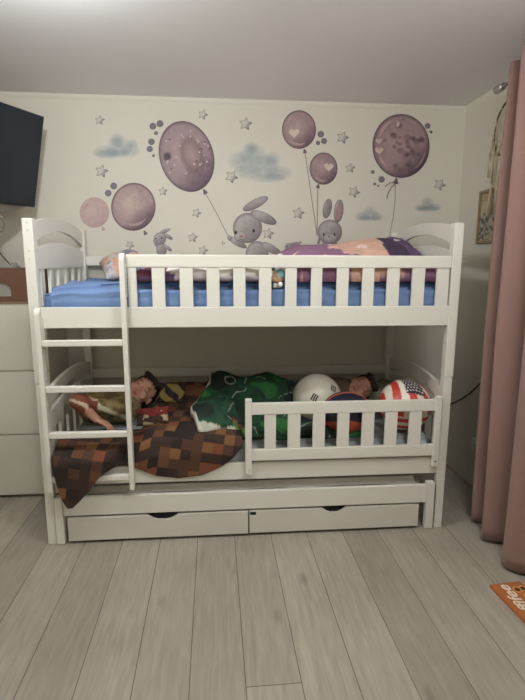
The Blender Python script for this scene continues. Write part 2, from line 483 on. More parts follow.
# ------------------------------------------------------------------ cushions and covers
def pillow(name, c, size, rot, mat, seed, parent=None, nu=40, nv=28, wr=.012, point=.12):
    b = bmesh.new(); a, e, h = (s / 2 for s in size); R_ = rot.to_matrix() if hasattr(rot, 'to_matrix') else rot
    top, bot = [], []
    for i in range(nu + 1):
        rt, rb = [], []
        for j in range(nv + 1):
            s = 2 * i / nu - 1; t = 2 * j / nv - 1
            edge = max(0, (1 - abs(s) ** 2.6) * (1 - abs(t) ** 2.6)) ** .55
            px = a * s * (1 - point * (1 - t * t) * .35 * abs(s) ** 3); py = e * t * (1 - point * (1 - s * s) * .35 * abs(t) ** 3)
            w = wr * fbm(s * 3 + seed, t * 3, seed) * 1.5
            rt.append(b.verts.new(Vector(c) + R_ @ Vector((px, py, h * edge + w * edge ** .3))))
            rb.append(rt[-1] if i in (0, nu) or j in (0, nv) else b.verts.new(Vector(c) + R_ @ Vector((px, py, -h * edge * .8 + w * edge))))
        top.append(rt); bot.append(rb)
    for i in range(nu):
        for j in range(nv):
            b.faces.new((top[i][j], top[i + 1][j], top[i + 1][j + 1], top[i][j + 1]))
            q = (bot[i][j], bot[i][j + 1], bot[i + 1][j + 1], bot[i + 1][j])
            if len(set(q)) == 4 and not all(x in (top[i][j], top[i + 1][j], top[i + 1][j + 1], top[i][j + 1]) for x in q): b.faces.new(q)
    return mk(name, b, mat, parent, True)

def Rz(x=0, y=0, z=0):
    return Matrix.Rotation(z, 3, 'Z') @ Matrix.Rotation(y, 3, 'Y') @ Matrix.Rotation(x, 3, 'X')

def cover(name, xs, ys, top, base, mat, nx=90, ny=50, rnd=.03):
    """closed quilt: top(x,y) above, base(x,y) below, meeting round the hem"""
    b = bmesh.new(); T, B = [], []
    for i in range(nx + 1):
        rt, rb = [], []
        for j in range(ny + 1):
            s, t = i / nx, j / ny
            x = xs(t)[0] + (xs(t)[1] - xs(t)[0]) * s; y = ys(x)[0] + (ys(x)[1] - ys(x)[0]) * t
            w = min(s * (xs(t)[1] - xs(t)[0]), (1 - s) * (xs(t)[1] - xs(t)[0]), t * .7, (1 - t) * .7)
            k = math.sqrt(max(0, 1 - (1 - min(1, w / rnd)) ** 2))
            zb = base(x, y); zt = top(x, y)
            rt.append(b.verts.new((x, y, zb + (zt - zb) * k)))
            rb.append(rt[-1] if i in (0, nx) or j in (0, ny) else b.verts.new((x, y, zb)))
        T.append(rt); B.append(rb)
    for i in range(nx):
        for j in range(ny):
            b.faces.new((T[i][j], T[i + 1][j], T[i + 1][j + 1], T[i][j + 1]))
            q = (B[i][j], B[i][j + 1], B[i + 1][j + 1], B[i + 1][j])
            if set(q) != {T[i][j], T[i + 1][j], T[i + 1][j + 1], T[i][j + 1]}: b.faces.new(q)
    return mk(name, b, mat, None, True)

# upper duvet
def utop(x, y):
    h = lerp([(.4, .075), (.9, .085), (1.15, .095), (1.22, .13), (1.33, .185), (1.5, .185), (1.65, .14), (1.8, .11), (2, .1)], x)
    h *= .62 + .38 * sstep(.05, .4, y)
    return 1.322 + h + .016 * fbm(x * 6, y * 7, 2) + .006 * math.sin(x * 26 + y * 19)
ud = cover('duvet', lambda t: (.47, 1.98), lambda x: (.031, .80), utop, lambda x, y: 1.318, M['attr_cloth'], 150, 80, .035)
def udc(c, n):
    f = fbm(c.x * 3.2 + 3, c.y * 4.5, c.z * 2, 4); g = fbm(c.x * 9, c.y * 9, 5)
    white, purple, dark, peach = (244, 236, 230), (146, 104, 132), (84, 58, 84), (222, 178, 160)
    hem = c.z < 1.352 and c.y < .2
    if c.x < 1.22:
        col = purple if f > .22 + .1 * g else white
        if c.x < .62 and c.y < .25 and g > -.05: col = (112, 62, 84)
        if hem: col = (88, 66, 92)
        if 1.27 > c.x > 1.17 and g > .25: col = (206, 92, 96)
    else:
        col = purple if f > -.22 else peach
        if g > .33 and f < .1: col = (228, 196, 186)
        if c.x > 1.52 and f < .12: col = peach
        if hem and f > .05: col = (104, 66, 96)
    return col
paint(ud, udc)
tag(ud, 'white, purple and peach patterned duvet spread over the upper bunk', 'duvet')
# pillows of the upper bunk
p1 = pillow('pillow', (.325, .56, 1.394), (.24, .36, .12), Rz(.25, -.30, .25), M['attr_cloth'], 3)
def p1c(c, n):
    f = fbm(c.x * 13 + 9, c.y * 13, c.z * 13, 3)
    return (128, 128, 142) if f > .16 else (206, 160, 140) if f < -.1 else (186, 180, 178) if f < .08 else (150, 146, 152)
paint(p1, p1c)
tag(p1, 'small grey and peach floral pillow at the ladder end of the upper bunk', 'pillow')
p2 = pillow('pillow', (1.665, .40, 1.455), (.42, .40, .10), Rz(.30, -.15, -.1), M['attr_cloth'], 6, point=-.6)
def p2c(c, n):
    f = fbm(c.x * 5 + 1, c.y * 5, c.z * 5, 3)
    if c.x > 1.785 - .25 * (1.50 - c.z) and f > -.5: return (74, 52, 82)
    return (222, 178, 158) if f > -.18 else (150, 106, 134) if f < -.3 else (232, 206, 196)
paint(p2, p2c)
tag(p2, 'peach and dark purple pillow near the right end of the upper bunk', 'pillow')
p3 = pillow('pillow', (1.90, .52, 1.468), (.22, .40, .15), Rz(.25, -.14, 0), M['attr_cloth'], 8)
paint(p3, lambda c, n: (96, 72, 104) if fbm(c.x * 9, c.y * 6, c.z * 10) > -.13 + .5 * max(0, c.x - 1.92) else (224, 216, 216))
tag(p3, 'purple and white pillow against the right end panel of the upper bunk', 'pillow')

# small plush toy behind the upper guard rail
tp = on(1, .055, 277.5, 278)
toy = empty('plush_toy', (tp.x, .055, 1.30))
tag(toy, 'small plush toy with tan head and teal hood between two upper guard rail slats', 'plush toy')
M['tan'] = plain('tan_plush', rgb(186, 148, 122), .9, .1, 40, .3, 200)
M['tealp'] = plain('teal_plush', rgb(112, 158, 156), .9, .1, 40, .3, 200)
M['whitep'] = plain('white_plush', rgb(226, 222, 214), .9, .05, 40, .3, 200)
b = ball((tp.x, .05, 1.338), (.033, .026, .032)); ball((tp.x - .02, .035, 1.33), (.017, .014, .014), into=b)
mk('head', b, M['tan'], toy, True)
b = ball((tp.x + .014, .05, 1.352), (.028, .029, .026)); ball((tp.x + .03, .06, 1.385), (.01, .008, .016), into=b); ball((tp.x - .02, .065, 1.378), (.01, .008, .014), into=b)
mk('hood', b, M['tealp'], toy, True)
b = ball((tp.x + .012, .034, 1.305), (.012, .01, .014)); ball((tp.x - .016, .036, 1.30), (.01, .01, .012), into=b); ball((tp.x, .056, 1.306), (.022, .016, .02), into=b)
mk('body', b, M['whitep'], toy, True)
b = bmesh.new()
for dx in (-.026, -.004): ball((tp.x + dx - .002, .0255 if dx > -.02 else .033, 1.342), .0028, 8, 6, into=b)
mk('eye', b, M['dark'], toy, True)

# ------------------------------------------------------------------ lower bunk: block-print blanket
def lower_blanket():
    b = bmesh.new(); uvl = b.loops.layers.uv.new('UVMap')
    nx, ns = 120, 60
    hem = [(.066, .47), (.08, .37), (.105, .27), (.128, .226), (.15, .226), (.19, .265), (.24, .32), (.28, .375), (.31, .40), (.345, .415), (.39, .425), (.43, .41), (.47, .39), (.55, .355), (.66, .338), (.78, .35), (.88, .395), (.94, .44), (.99, .51)]
    rows, uvs = [], []
    for i in range(nx + 1):
        x = .066 + (.985 - .066) * i / nx
        zl = lerp(hem, x)
        yf = -.062 + .056 * sstep(.30, .39, x)
        k = sstep(.44, .56, x)
        A = [(.24, .52), (.20, .53), (.15, .54), (.10, .54), (.06, .535), (.03, .525), (yf * .5, .50)]
        Bp = [(.66, .56), (.58, .69), (.46, .675), (.34, .605), (.20, .575), (.11, .565), (.022, .54)]
        pts = [((1 - k) * p[0] + k * q[0], (1 - k) * p[1] + k * q[1]) for p, q in zip(A, Bp)]
        z5 = max(zl + .02, .46)
        pts += [(yf, z5), (yf - .004, zl)]
        # arc-length resample
        d = [0]
        for p, q in zip(pts, pts[1:]): d.append(d[-1] + math.dist(p, q))
        row, uvr = [], []
        for j in range(ns + 1):
            t = d[-1] * j / ns
            y = lerp(list(zip(d, [p[0] for p in pts])), t); z = lerp(list(zip(d, [p[1] for p in pts])), t)
            free = sstep(.0, .2, y)
            w = fbm(x * 5, y * 5 + z * 5, 3) * .03 * free + .008 * math.sin(x * 38 + 3 * z) * sstep(.5, .42, z) * (1 if x < .27 else .0)
            row.append(b.verts.new((x, y - (abs(w) * .6 if z < .5 else 0), z + w * free))); uvr.append((x, d[6] - t))
        rows.append(row); uvs.append(uvr)
    for i in range(nx):
        for j in range(ns):
            q = [(i, j), (i + 1, j), (i + 1, j + 1), (i, j + 1)]
            f = b.faces.new([rows[a][c] for a, c in q])
            for lp, (a, c) in zip(f.loops, q): lp[uvl].uv = uvs[a][c]
    o = mk('blanket', b, M['pixel'], None, True)
    so = o.modifiers.new('thick', 'SOLIDIFY'); so.thickness = .004; so.offset = 0
    sb = o.modifiers.new('soft', 'SUBSURF'); sb.levels = 0; sb.render_levels = 1
    return o
lb = lower_blanket()
tag(lb, 'brown and orange block-patterned blanket hanging over the lower bunk edge', 'blanket')

# green patterned cover over the second sleeper
def gtop(x, y):
    h = .195 * math.exp(-((y - .54) / .21) ** 2) * lerp([(.6, .8), (.8, .98), (.95, 1.05), (1.05, .95), (1.15, 1.05), (1.28, .95), (1.36, .8), (1.44, .3), (1.6, .12)], x)
    lift = .10 * sstep(.0, .16, y) * sstep(1.02, .90, x) * (1 - .8 * sstep(.2, .5, y))
    return .535 + h + lift + .022 * fbm(x * 7, y * 7, 8) + .012 * math.sin(x * 21 - y * 17 + 2 * fbm(x * 4, y * 4, 1))
def gxs(t): return (.76 - .05 * math.sin(t * 7), 1.62)
def gys(x):
    e = .05 + .012 * math.sin(x * 30)
    return (e if x > 1.0 else e + .02, .74)
M['green_cloth'] = attr_mat('green_printed_cloth', .85, .16, 24, bump=.15, bscale=60)
gd = cover('blanket', gxs, gys, gtop, lambda x, y: max(.506, gtop(x, y) - .03), M['green_cloth'], 190, 110, .02)
def gdc(c, n):
    f = fbm(c.x * 4, c.y * 4 + c.z * 3, 7, 3); g = fbm(c.x * 11 + 4, c.y * 9, c.z * 9, 2); e = abs(fbm(c.x * 5.3 + 2, c.y * 5 + c.z * 4, 11, 2))
    if c.x < .774 - .05 * math.sin(7 * (c.y - .07) / .67) + .012 * g: return (190, 188, 174)
    if c.y < .088 + .012 * g and c.x < .95: return (184, 182, 168)
    if e < .018 and f > -.08: return (150, 158, 142)
    if c.x > .99 and f > .15 and c.y > .4: return (168, 132, 104) if g > .1 else (66, 46, 38)
    if c.y < .16 and .94 < c.x < 1.0: return (96, 142, 70) if g > 0 else (146, 66, 50)
    if f > .08: return (22, 34, 28)
    if f < -.2: return (46, 106, 52)
    return (28, 70, 45) if g > -.05 else (25, 54, 37)
paint(gd, gdc)
tag(gd, 'green blanket with pale line print bunched over the middle of the lower bunk', 'blanket')
# red, white and yellow printed bit of cloth by the first sleeper's head
p4 = pillow('cushion', (.598, .40, .672), (.15, .12, .04), Rz(.95, .1, .1), M['attr_cloth'], 12, wr=.01)
def p4c(c, n):
    d = (c.x - .598, c.z - .672)
    if abs(d[0] * .8 + d[1]) < .022 and abs(d[0]) < .04: return (44, 30, 40)
    if abs(d[0]) + abs(d[1]) < .075: return (140, 120, 66)
    return (44, 27, 22)
paint(p4, p4c)
tag(p4, 'small dark brown cushion with a yellow patch behind the block-patterned blanket', 'cushion')
p5 = pillow('cushion', (.515, .185, .605), (.17, .10, .04), Rz(.9, -.05, .06), M['attr_cloth'], 14, wr=.01)
paint(p5, lambda c, n: (112, 30, 28) if c.z > .612 - .02 * fbm(c.x * 12, c.y * 9) and fbm(c.x * 16, c.z * 24, 8) > -.2 else (164, 148, 118) if fbm(c.x * 14, c.z * 20, 3) > .02 and c.x > .47 else (60, 36, 27))
tag(p5, 'small red and cream cushion beside the ladder on the lower bunk', 'cushion')
# pillow at the right end
p6 = pillow('pillow', (1.90, .58, .585), (.22, .44, .14), Rz(0, -.35, 0), plain('olive_grey_cotton', rgb(122, 122, 104), .9, .1, 10, .1, 90), 16)
tag(p6, 'olive grey pillow against the right end of the lower bunk', 'pillow')

# ------------------------------------------------------------------ balls
def sphere_obj(name, c, r, mat, seg=(112, 72)):
    b = ball(c, r, *seg)
    return mk(name, b, mat, None, True)
def face_ball(name, c, r, fn, label, squash=(1, 1, 1), rot=None):
    b = ball(c, (r * squash[0], r * squash[1], r * squash[2]), 128, 84)
    o = mk(name, b, M['attr_ball'], None, True)
    paint(o, lambda p, n: fn(Vector(((p.x - c[0]) / (r * squash[0]), (p.y - c[1]) / (r * squash[1]), (p.z - c[2]) / (r * squash[2])))))
    tag(o, label, 'ball')
    return o
# white ball with black bars
ck = on(1, .33, 317, 397); rk = .138; ck.z = .508 + rk
kb = face_ball('ball', ck, rk, lambda d: (212, 204, 188), 'white ball with black bar marks behind the lower guard rail')
def bars(u, v, ang, broken):
    """three short printed bars on the ball's skin, facing the room"""
    b = bmesh.new()
    P = on(1, ck.y - .05, u, v)
    dd = (P - CAM).normalized()
    oc = CAM - ck; bq = oc.dot(dd); cq = oc.dot(oc) - rk * rk
    hit = CAM + dd * (-bq - math.sqrt(max(0, bq * bq - cq)))
    n = (hit - ck).normalized(); tx = Vector((1, 0, 0)); tx = (tx - n * tx.dot(n)).normalized(); ty = n.cross(tx)
    if ty.z < 0: ty = -ty
    ex = tx * math.cos(ang) + ty * math.sin(ang); ey = ty * math.cos(ang) - tx * math.sin(ang)
    for k in (-1, 0, 1):
        for sgn in ((-1, 1) if (k == 0 and broken) else (0,)):
            m = 8; hl = .020 if sgn == 0 else .0085; off = sgn * .0115; lo, hi = [], []
            for i in range(m + 1):
                t = off + hl * (2 * i / m - 1)
                for e, lst in ((-.004, lo), (.004, hi)):
                    q = (hit + ex * t + ey * (k * .0125 + e) - ck).normalized() * (rk + .0006) + ck
                    lst.append(b.verts.new(q))
            for i in range(m): b.faces.new((lo[i], lo[i + 1], hi[i + 1], hi[i]))
    mk('bar_print', b, M['dark'], kb)
bars(314.5, 397.5, 1.05, False)
bars(333.5, 388.5, 1.25, True)
# navy and orange ball
cn = on(1, .135, 346, 417); rn = .124
cn.z = .507 + rn * .90
def navy(d):
    s = d.z * .86 + d.x * .14 + .42 * d.x * d.x
    return (34, 36, 52) if s > -.08 else (176, 78, 50)
nb = face_ball('ball', cn, rn, navy, 'navy and orange ball between the white ball and the striped ball', (1.10, .95, .90))
b = bmesh.new()
tube([(cn.x + rn * 1.105 * math.cos(a), cn.y - .012 , cn.z + rn * .905 * math.sin(a)) for a in [PI * i / 40 for i in range(1, 40)]], .0035, 8, into=b)
mk('seam', b, plain('orange_seam', rgb(188, 94, 68), .5, .05), nb, True)
# stars and stripes ball
cu = on(1, .158, 404.5, 405); ru = .139
cu.z = .505 + ru + .003; cu.x = min(cu.x, 1.884)
def usa(d):
    # flag on the upper half, stripes running over the crown; hoops below
    red, white, navyc = (196, 62, 48), (232, 222, 204), (28, 30, 52)
    if d.z > -.22:
        q = d.x + .18 * d.z
        if d.z > .66 - .25 * max(0, d.x) and d.x > -.22 and q < .62:
            u, v = (d.x * 8.5), (d.y * 8.5)
            fu, fv = (u + (.5 if int(math.floor(v)) % 2 else 0)) % 1 - .5, v % 1 - .5
            return white if fu * fu + fv * fv < .06 else navyc
        return red if math.sin(math.asin(max(-1, min(1, q / max(.3, math.sqrt(max(.05, 1 - d.z * d.z * .8)))))) * 9.4 + .5) > -.05 else white
    return red if math.sin(d.z * 19 + 2.0) > 0 else white
ub = face_ball('ball', cu, ru, usa, 'ball with red and white stripes and a starred navy patch')

# ------------------------------------------------------------------ sleepers
def fuse(shapes, voxel, smooth=6):
    b = bmesh.new()
    for s in shapes:
        if s[0] == 'e': ball(s[1], s[2], 16, 10, into=b, rot=s[3] if len(s) > 3 else None)
        else:
            _, p, q, r0, r1 = s; p, q = Vector(p), Vector(q)
            n = max(3, int((q - p).length / (min(r0, r1) * .45)))
            for i in range(n + 1):
                t = i / n; ball(p.lerp(q, t), r0 + (r1 - r0) * t, 14, 8, into=b)
    me = bpy.data.meshes.new('tmp'); b.to_mesh(me); b.free()
    o = bpy.data.objects.new('tmp', me); COL.objects.link(o)
    r = o.modifiers.new('r', 'REMESH'); r.mode = 'VOXEL'; r.voxel_size = voxel
    s = o.modifiers.new('s', 'SMOOTH'); s.iterations = smooth; s.factor = .5
    dg = bpy.context.evaluated_depsgraph_get(); dg.update()
    res = bpy.data.meshes.new_from_object(o.evaluated_get(dg))
    bpy.data.objects.remove(o); bpy.data.meshes.remove(me)
    for p in res.polygons: p.use_smooth = True
    return res

def head_frame(c, crown, face):
    up = Vector(crown).normalized(); fw = Vector(face).normalized(); fw = (fw - up * fw.dot(up)).normalized()
    rt = fw.cross(up)
    R_ = Matrix((rt, -fw, up)).transposed()      # columns: right, back, up
    return (lambda x, y, z: Vector(c) + R_ @ Vector((x, y, z))), R_

def head_shapes(c, crown, face, k):
    P, R_ = head_frame(c, crown, face)
    e = lambda p, r: ('e', P(*[q * k for q in p]), [q * k for q in r], R_)
    sh = [e((0, .008, .02), (.072, .085, .082)), e((0, -.018, -.03), (.058, .066, .064)), e((0, -.05, -.068), (.028, .026, .022)),
          e((0, -.083, -.012), (.009, .013, .02)), e((0, -.092, -.026), (.011, .012, .010)), e((.012, -.083, -.029), (.008, .009, .007)), e((-.012, -.083, -.029), (.008, .009, .007)),
          e((.034, -.058, -.028), (.026, .022, .024)), e((-.034, -.058, -.028), (.026, .022, .024)),
          e((0, -.066, .034), (.046, .022, .022)), e((.03, -.069, .004), (.016, .012, .010)), e((-.03, -.069, .004), (.016, .012, .010)),
          e((.073, .01, -.012), (.008, .017, .027)), e((-.073, .01, -.012), (.008, .017, .027)),
          e((0, -.074, -.049), (.022, .012, .006)), e((0, -.071, -.058), (.018, .012, .006))]
    return sh, P, R_

def face_parts(root, P, R_, k):
    for sx in (-1, 1):
        mk('eyelashes', tube([P(k * sx * (.03 + .016 * math.sin(t)), k * (-.0795 + .006 * abs(math.sin(t)) ** 2), k * (.001 - .004 * math.cos(t))) for t in [-1.4 + 2.8 * i / 8 for i in range(9)]], .0017 * k, 6), M['lash'], root)
        mk('eyebrow', tube([P(k * sx * (.03 + .02 * math.sin(t)), k * (-.0845 + .014 * abs(math.sin(t)) ** 2), k * (.022 + .004 * math.cos(t))) for t in [-1.3 + 2.6 * i / 8 for i in range(9)]], [.0012 * k + .0012 * k * math.sin(PI * i / 8) for i in range(9)], 6), M['hair'], root)
    b = ball(P(0, -.0845 * k, -.0495 * k), (.017 * k, .0045 * k, .0035 * k), 16, 8, rot=R_)
    ball(P(0, -.082 * k, -.0565 * k), (.015 * k, .005 * k, .0042 * k), 16, 8, into=b, rot=R_)
    mk('mouth', b, M['lip'], root, True)

def hair(root, P, R_, k, longer):
    sh = [('e', P(0, .018 * k, .034 * k), [.080 * k, .088 * k, .082 * k], R_), ('e', P(0, .05 * k, -.01 * k), [.074 * k, .05 * k, .075 * k], R_),
          ('e', P(.03 * k, -.05 * k, .082 * k), [.04 * k, .03 * k, .02 * k], R_), ('e', P(-.03 * k, -.05 * k, .08 * k), [.04 * k, .03 * k, .02 * k], R_)]
    rnd = random.Random(5)
    for i in range(16):
        a = rnd.uniform(.2, PI - .2)
        sh.append(('c', P(.078 * k * math.cos(a), (.03 + .055 * math.sin(a)) * k, .02 * k), P(.085 * k * math.cos(a), (.03 + .07 * math.sin(a)) * k, -rnd.uniform(.05, .07 + longer) * k), .013 * k, .006 * k))
    me = fuse(sh, .006, 2)
    # keep the face free
    b = bmesh.new(); b.from_mesh(me)
    inv = R_.transposed(); c = P(0, 0, 0)
    bmesh.ops.delete(b, geom=[v for v in b.verts if (lambda q: q.y < -.015 * k and q.z < .052 * k + .01 * math.sin(q.x * 300))(inv @ (v.co - c))], context='VERTS')
    b.to_mesh(me); b.free()
    return link('hair', me, M['hair'], root)

def hand(wrist, dirv, palm_n, k):
    d = Vector(dirv).normalized(); n = Vector(palm_n).normalized(); s = d.cross(n).normalized(); n = s.cross(d)
    w = Vector(wrist)
    R_ = Matrix((s, d, n)).transposed()
    sh = [('e', w + d * .036 * k, (.030 * k, .040 * k, .012 * k), R_)]
    for i, ln in enumerate((.052, .058, .054, .042)):
        o = s * ((i - 1.5) * .0165 * k); p0 = w + d * .062 * k + o; p1 = p0 + d * ln * .5 * k - n * .004 * k; p2 = p1 + d * ln * .42 * k - n * .018 * k
        sh += [('c', p0, p1, .0074 * k, .007 * k), ('c', p1, p2, .007 * k, .0058 * k)]
    t0 = w + d * .02 * k - s * .024 * k; t1 = t0 + (d * .6 - s * .8) * .03 * k; t2 = t1 + (d * .9 - s * .3 - n * .3) * .026 * k
    sh += [('c', t0, t1, .0095 * k, .008 * k), ('c', t1, t2, .008 * k, .0065 * k)]
    return sh

def sleeper(label, c, crown, face, k, neck, limbs, hands, clothes, longer):
    root = empty('person', (c[0], c[1], .51)); tag(root, label, 'person')
    sh, P, R_ = head_shapes(c, crown, face, k)
    sh.append(('c', P(0, .012 * k, -.04 * k), neck, .036 * k, .04 * k))
    sh += limbs
    for h in hands: sh += hand(*h)
    bd = link('body', fuse(sh, .0055, 5), M['skin'], root)
    face_parts(root, P, R_, k)
    hair(root, P, R_, k, longer)
    for nm, shp, mt, fn in clothes:
        g = link(nm, fuse(shp, .007, 4), mt, root)
        if fn: paint(g, fn)
    return root

def swirl(c, n):
    q = abs(fbm(c.x * 11, c.y * 11, c.z * 11 + 3, 1))
    return (212, 192, 164) if q < .12 else (132, 74, 54)
def khk(c, n):
    if abs(((c.x - .3) * .75 + (c.z - .6))) < .016 and c.y < .34: return (206, 198, 172)
    f = fbm(c.x * 14, c.y * 14, c.z * 14, 2)
    return (140, 122, 82) if f > -.1 else (112, 92, 58)
# first sleeper, curled up behind the ladder
hc = (.425, .44, .675)
sleeper('sleeping person with dark hair in a khaki top curled up behind the ladder', hc, (.72, .45, .52), (.10, -.86, .50), .98, (.34, .385, .615),
    [('c', (.33, .38, .605), (.14, .42, .59), .085, .082), ('c', (.30, .30, .625), (.125, .225, .68), .036, .030), ('c', (.125, .225, .68), (.235, .155, .602), .030, .022),
     ('c', (.31, .47, .58), (.20, .56, .565), .034, .028), ('c', (.20, .56, .565), (.32, .62, .56), .028, .02),
     ('c', (.14, .44, .585), (.34, .60, .575), .062, .048), ('c', (.34, .60, .575), (.15, .70, .56), .046, .034), ('c', (.15, .70, .56), (.11, .66, .555), .03, .022)],
    [((.235, .155, .602), (.85, -.3, -.35), (0, .2, 1), .9), ((.32, .62, .56), (1, .2, -.1), (0, 0, 1), .9)],
    [('shirt', [('c', (.335, .38, .605), (.15, .42, .59), .092, .090), ('c', (.31, .30, .62), (.20, .262, .648), .047, .044)], M['attr_cloth'], khk),
     ('sleeve', [('c', (.20, .262, .648), (.122, .222, .683), .045, .043), ('c', (.122, .222, .683), (.165, .198, .655), .043, .037)], M['attr_cloth'], swirl)], .03)
# second sleeper, face to the room, crown to the right
h2 = (1.745, .575, .632)
sleeper('sleeping person with short dark hair behind the navy and orange ball', h2, (.93, .1, .28), (-.12, -.88, .46), .98, (1.62, .58, .612),
    [('c', (1.61, .58, .605), (1.30, .57, .60), .088, .083), ('c', (1.58, .52, .64), (1.46, .50, .63), .036, .03), ('c', (1.46, .50, .63), (1.36, .56, .57), .03, .022),
     ('c', (1.30, .56, .59), (1.02, .52, .60), .066, .05), ('c', (1.02, .52, .60), (.84, .58, .585), .046, .034)],
    [((1.36, .56, .57), (-1, .1, -.1), (0, 0, 1), .9)],
    [('shirt', [('c', (1.62, .585, .610), (1.32, .57, .60), .096, .09), ('c', (1.585, .52, .64), (1.48, .505, .632), .045, .042)], M['olive'], None)], .0)

# ------------------------------------------------------------------ wall stickers
STICK = []
def wxz(u, v):
    p = on(1, WY, u, v); return p.x, p.z
class Decal:
    """flat printed film: layered discs and outlines, each vertex with its own printed colour"""
    def __init__(s): s.b = bmesh.new(); s.col = []; s.layer = 0
    def put(s, pts_rings, cols, closed=True):
        y = WY - .0006 - .0004 * s.layer; s.layer += 1
        V = []
        for ring, cr in zip(pts_rings, cols):
            r = []
            for (u, v), c in zip(ring, cr):
                x, z = wxz(u, v); r.append(s.b.verts.new((x, y, z))); s.col.append(c)
            V.append(r)
        for i in range(len(V) - 1):
            n = len(V[i])
            for k in range(n if closed else n - 1):
                a, b_, c, d = V[i][k], V[i][(k + 1) % n], V[i + 1][(k + 1) % n], V[i + 1][k]
                s.b.faces.new((a, b_, c, d))
        if closed:
            s.b.faces.new(V[0])
        if s.layer == 1 and closed:                 # film edge, set on the wall
            r = []
            for (u, v), c in zip(pts_rings[-1], cols[-1]):
                x, z = wxz(u, v); r.append(s.b.verts.new((x, WY + .0003, z))); s.col.append(c)
            n = len(r)
            for k in range(n): s.b.faces.new((V[-1][k], V[-1][(k + 1) % n], r[(k + 1) % n], r[k]))
    def shape(s, outline, fn, rings=8, centre=None):
        n = len(outline)
        cx, cy = centre or (sum(p[0] for p in outline) / n, sum(p[1] for p in outline) / n)
        R_ = [.04 + .96 * i / rings for i in range(rings + 1)]
        s.put([[(cx + (p[0] - cx) * r, cy + (p[1] - cy) * r) for p in outline] for r in R_],
              [[fn(r, cx + (p[0] - cx) * r, cy + (p[1] - cy) * r) for p in outline] for r in R_])
    def oval(s, cx, cy, rx, ry, rot, fn, rings=10, seg=40):
        c, d = math.cos(rot), math.sin(rot)
        out = [(cx + rx * math.cos(2 * PI * k / seg) * c - ry * math.sin(2 * PI * k / seg) * d, cy + rx * math.cos(2 * PI * k / seg) * d + ry * math.sin(2 * PI * k / seg) * c) for k in range(seg)]
        s.shape(out, fn, rings, (cx, cy))
    def line(s, pts, w, col):
        L_, R_ = [], []
        for i, p in enumerate(pts):
            a = pts[max(i - 1, 0)]; b_ = pts[min(i + 1, len(pts) - 1)]
            dx, dy = b_[0] - a[0], b_[1] - a[1]; q = math.hypot(dx, dy) or 1
            L_.append((p[0] - dy / q * w / 2, p[1] + dx / q * w / 2)); R_.append((p[0] + dy / q * w / 2, p[1] - dx / q * w / 2))
        s.put([L_, R_], [[col] * len(pts)] * 2, False)
    def done(s, name, label, cat, group=None):
        me = bpy.data.meshes.new(name); s.b.verts.index_update()
        s.b.to_mesh(me); s.b.free()
        at = me.color_attributes.new('Col', 'FLOAT_COLOR', 'POINT')
        for i, c in enumerate(s.col): at.data[i].color = (*rgb(*c[:3]), c[3] if len(c) > 3 else 1)
        return tag(link(name, me, M['print']), label, cat, group)

def soft(c):
    g = sum(c) / 3; return tuple(min(255, (x * .78 + g * .22) * 1.05 + 4) for x in c)

def mixc(a, b, t):
    t = max(0, min(1, t)); return tuple(a[i] + (b[i] - a[i]) * t for i in range(3))

def heart(d, cx, cy, r, col, rot=0):
    out = []
    for k in range(28):
        t = 2 * PI * k / 28
        x = 16 * math.sin(t) ** 3 / 17; y = -(13 * math.cos(t) - 5 * math.cos(2 * t) - 2 * math.cos(3 * t) - math.cos(4 * t)) / 17
        out.append((cx + r * (x * math.cos(rot) - y * math.sin(rot)), cy + r * (x * math.sin(rot) + y * math.cos(rot))))
    d.shape(out, lambda r_, u, v: col, 3, (cx, cy))

def balloon(label, cx, cy, rx, ry, rot, base, light, dark, knot, string=None, extras=None, outline=True):
    base, light, dark = soft(base), soft(light), soft(dark)
    d = Decal()
    def fn(r, u, v):
        dx, dy = (u - cx) / rx, (v - cy) / ry
        c = mixc(base, light, 1 - math.hypot(dx + .18, dy + .12) / .75)
        sh = (dx * .55 + dy * .75) - .25 + .22 * fbm(u * .12, v * .12, cx)
        c = mixc(c, dark, sh * 1.5)
        if outline: c = mixc(c, mixc(dark, (60, 48, 50), .25), (r - .9) / .1 * .9)
        c = mixc(c, base, .0)
        return c
    first = lambda: d.line(string, .7, (142, 132, 118)) if string else None
    # knot
    kx, ky = knot; vx, vy = kx - cx, ky - cy; q = math.hypot(vx, vy); vx /= q; vy /= q
    s = max(2.1, rx * .10)
    d.shape([(kx - vx * s * 1.2 - vy * .6, ky - vy * s * 1.2 + vx * .6), (kx + vx * s * .7 - vy * s, ky + vy * s * .7 + vx * s), (kx + vx * s * .9, ky + vy * s * .9), (kx + vx * s * .7 + vy * s, ky + vy * s * .7 - vx * s), (kx - vx * s * 1.2 + vy * .6, ky - vy * s * 1.2 - vx * .6)], lambda r, u, v: mixc(dark, base, .25 if outline else .8), 3)
    d.oval(cx, cy, rx, ry, rot, fn, 16, 56)
    first()
    if extras: extras(d)
    return d.done('balloon_sticker', label, 'wall sticker', 'balloon stickers of the mural')

def gloss(d, pts, w, col=(206, 176, 170)):
    L_ = len(pts)
    a, b_ = [], []
    for i, p in enumerate(pts):
        p0 = pts[max(i - 1, 0)]; p1 = pts[min(i + 1, L_ - 1)]; dx, dy = p1[0] - p0[0], p1[1] - p0[1]; q = math.hypot(dx, dy) or 1
        ww = w * math.sin(PI * (i + .35) / (L_ - .3)) / 2
        a.append((p[0] - dy / q * ww, p[1] + dx / q * ww)); b_.append((p[0] + dy / q * ww, p[1] - dx / q * ww))
    d.put([a, b_], [[(*col, .75)] * L_] * 2, False)

def arc(cx, cy, rx, ry, a0, a1, n=10):
    return [(cx + rx * math.cos(math.radians(a0 + (a1 - a0) * i / n)), cy + ry * math.sin(math.radians(a0 + (a1 - a0) * i / n))) for i in range(n + 1)]

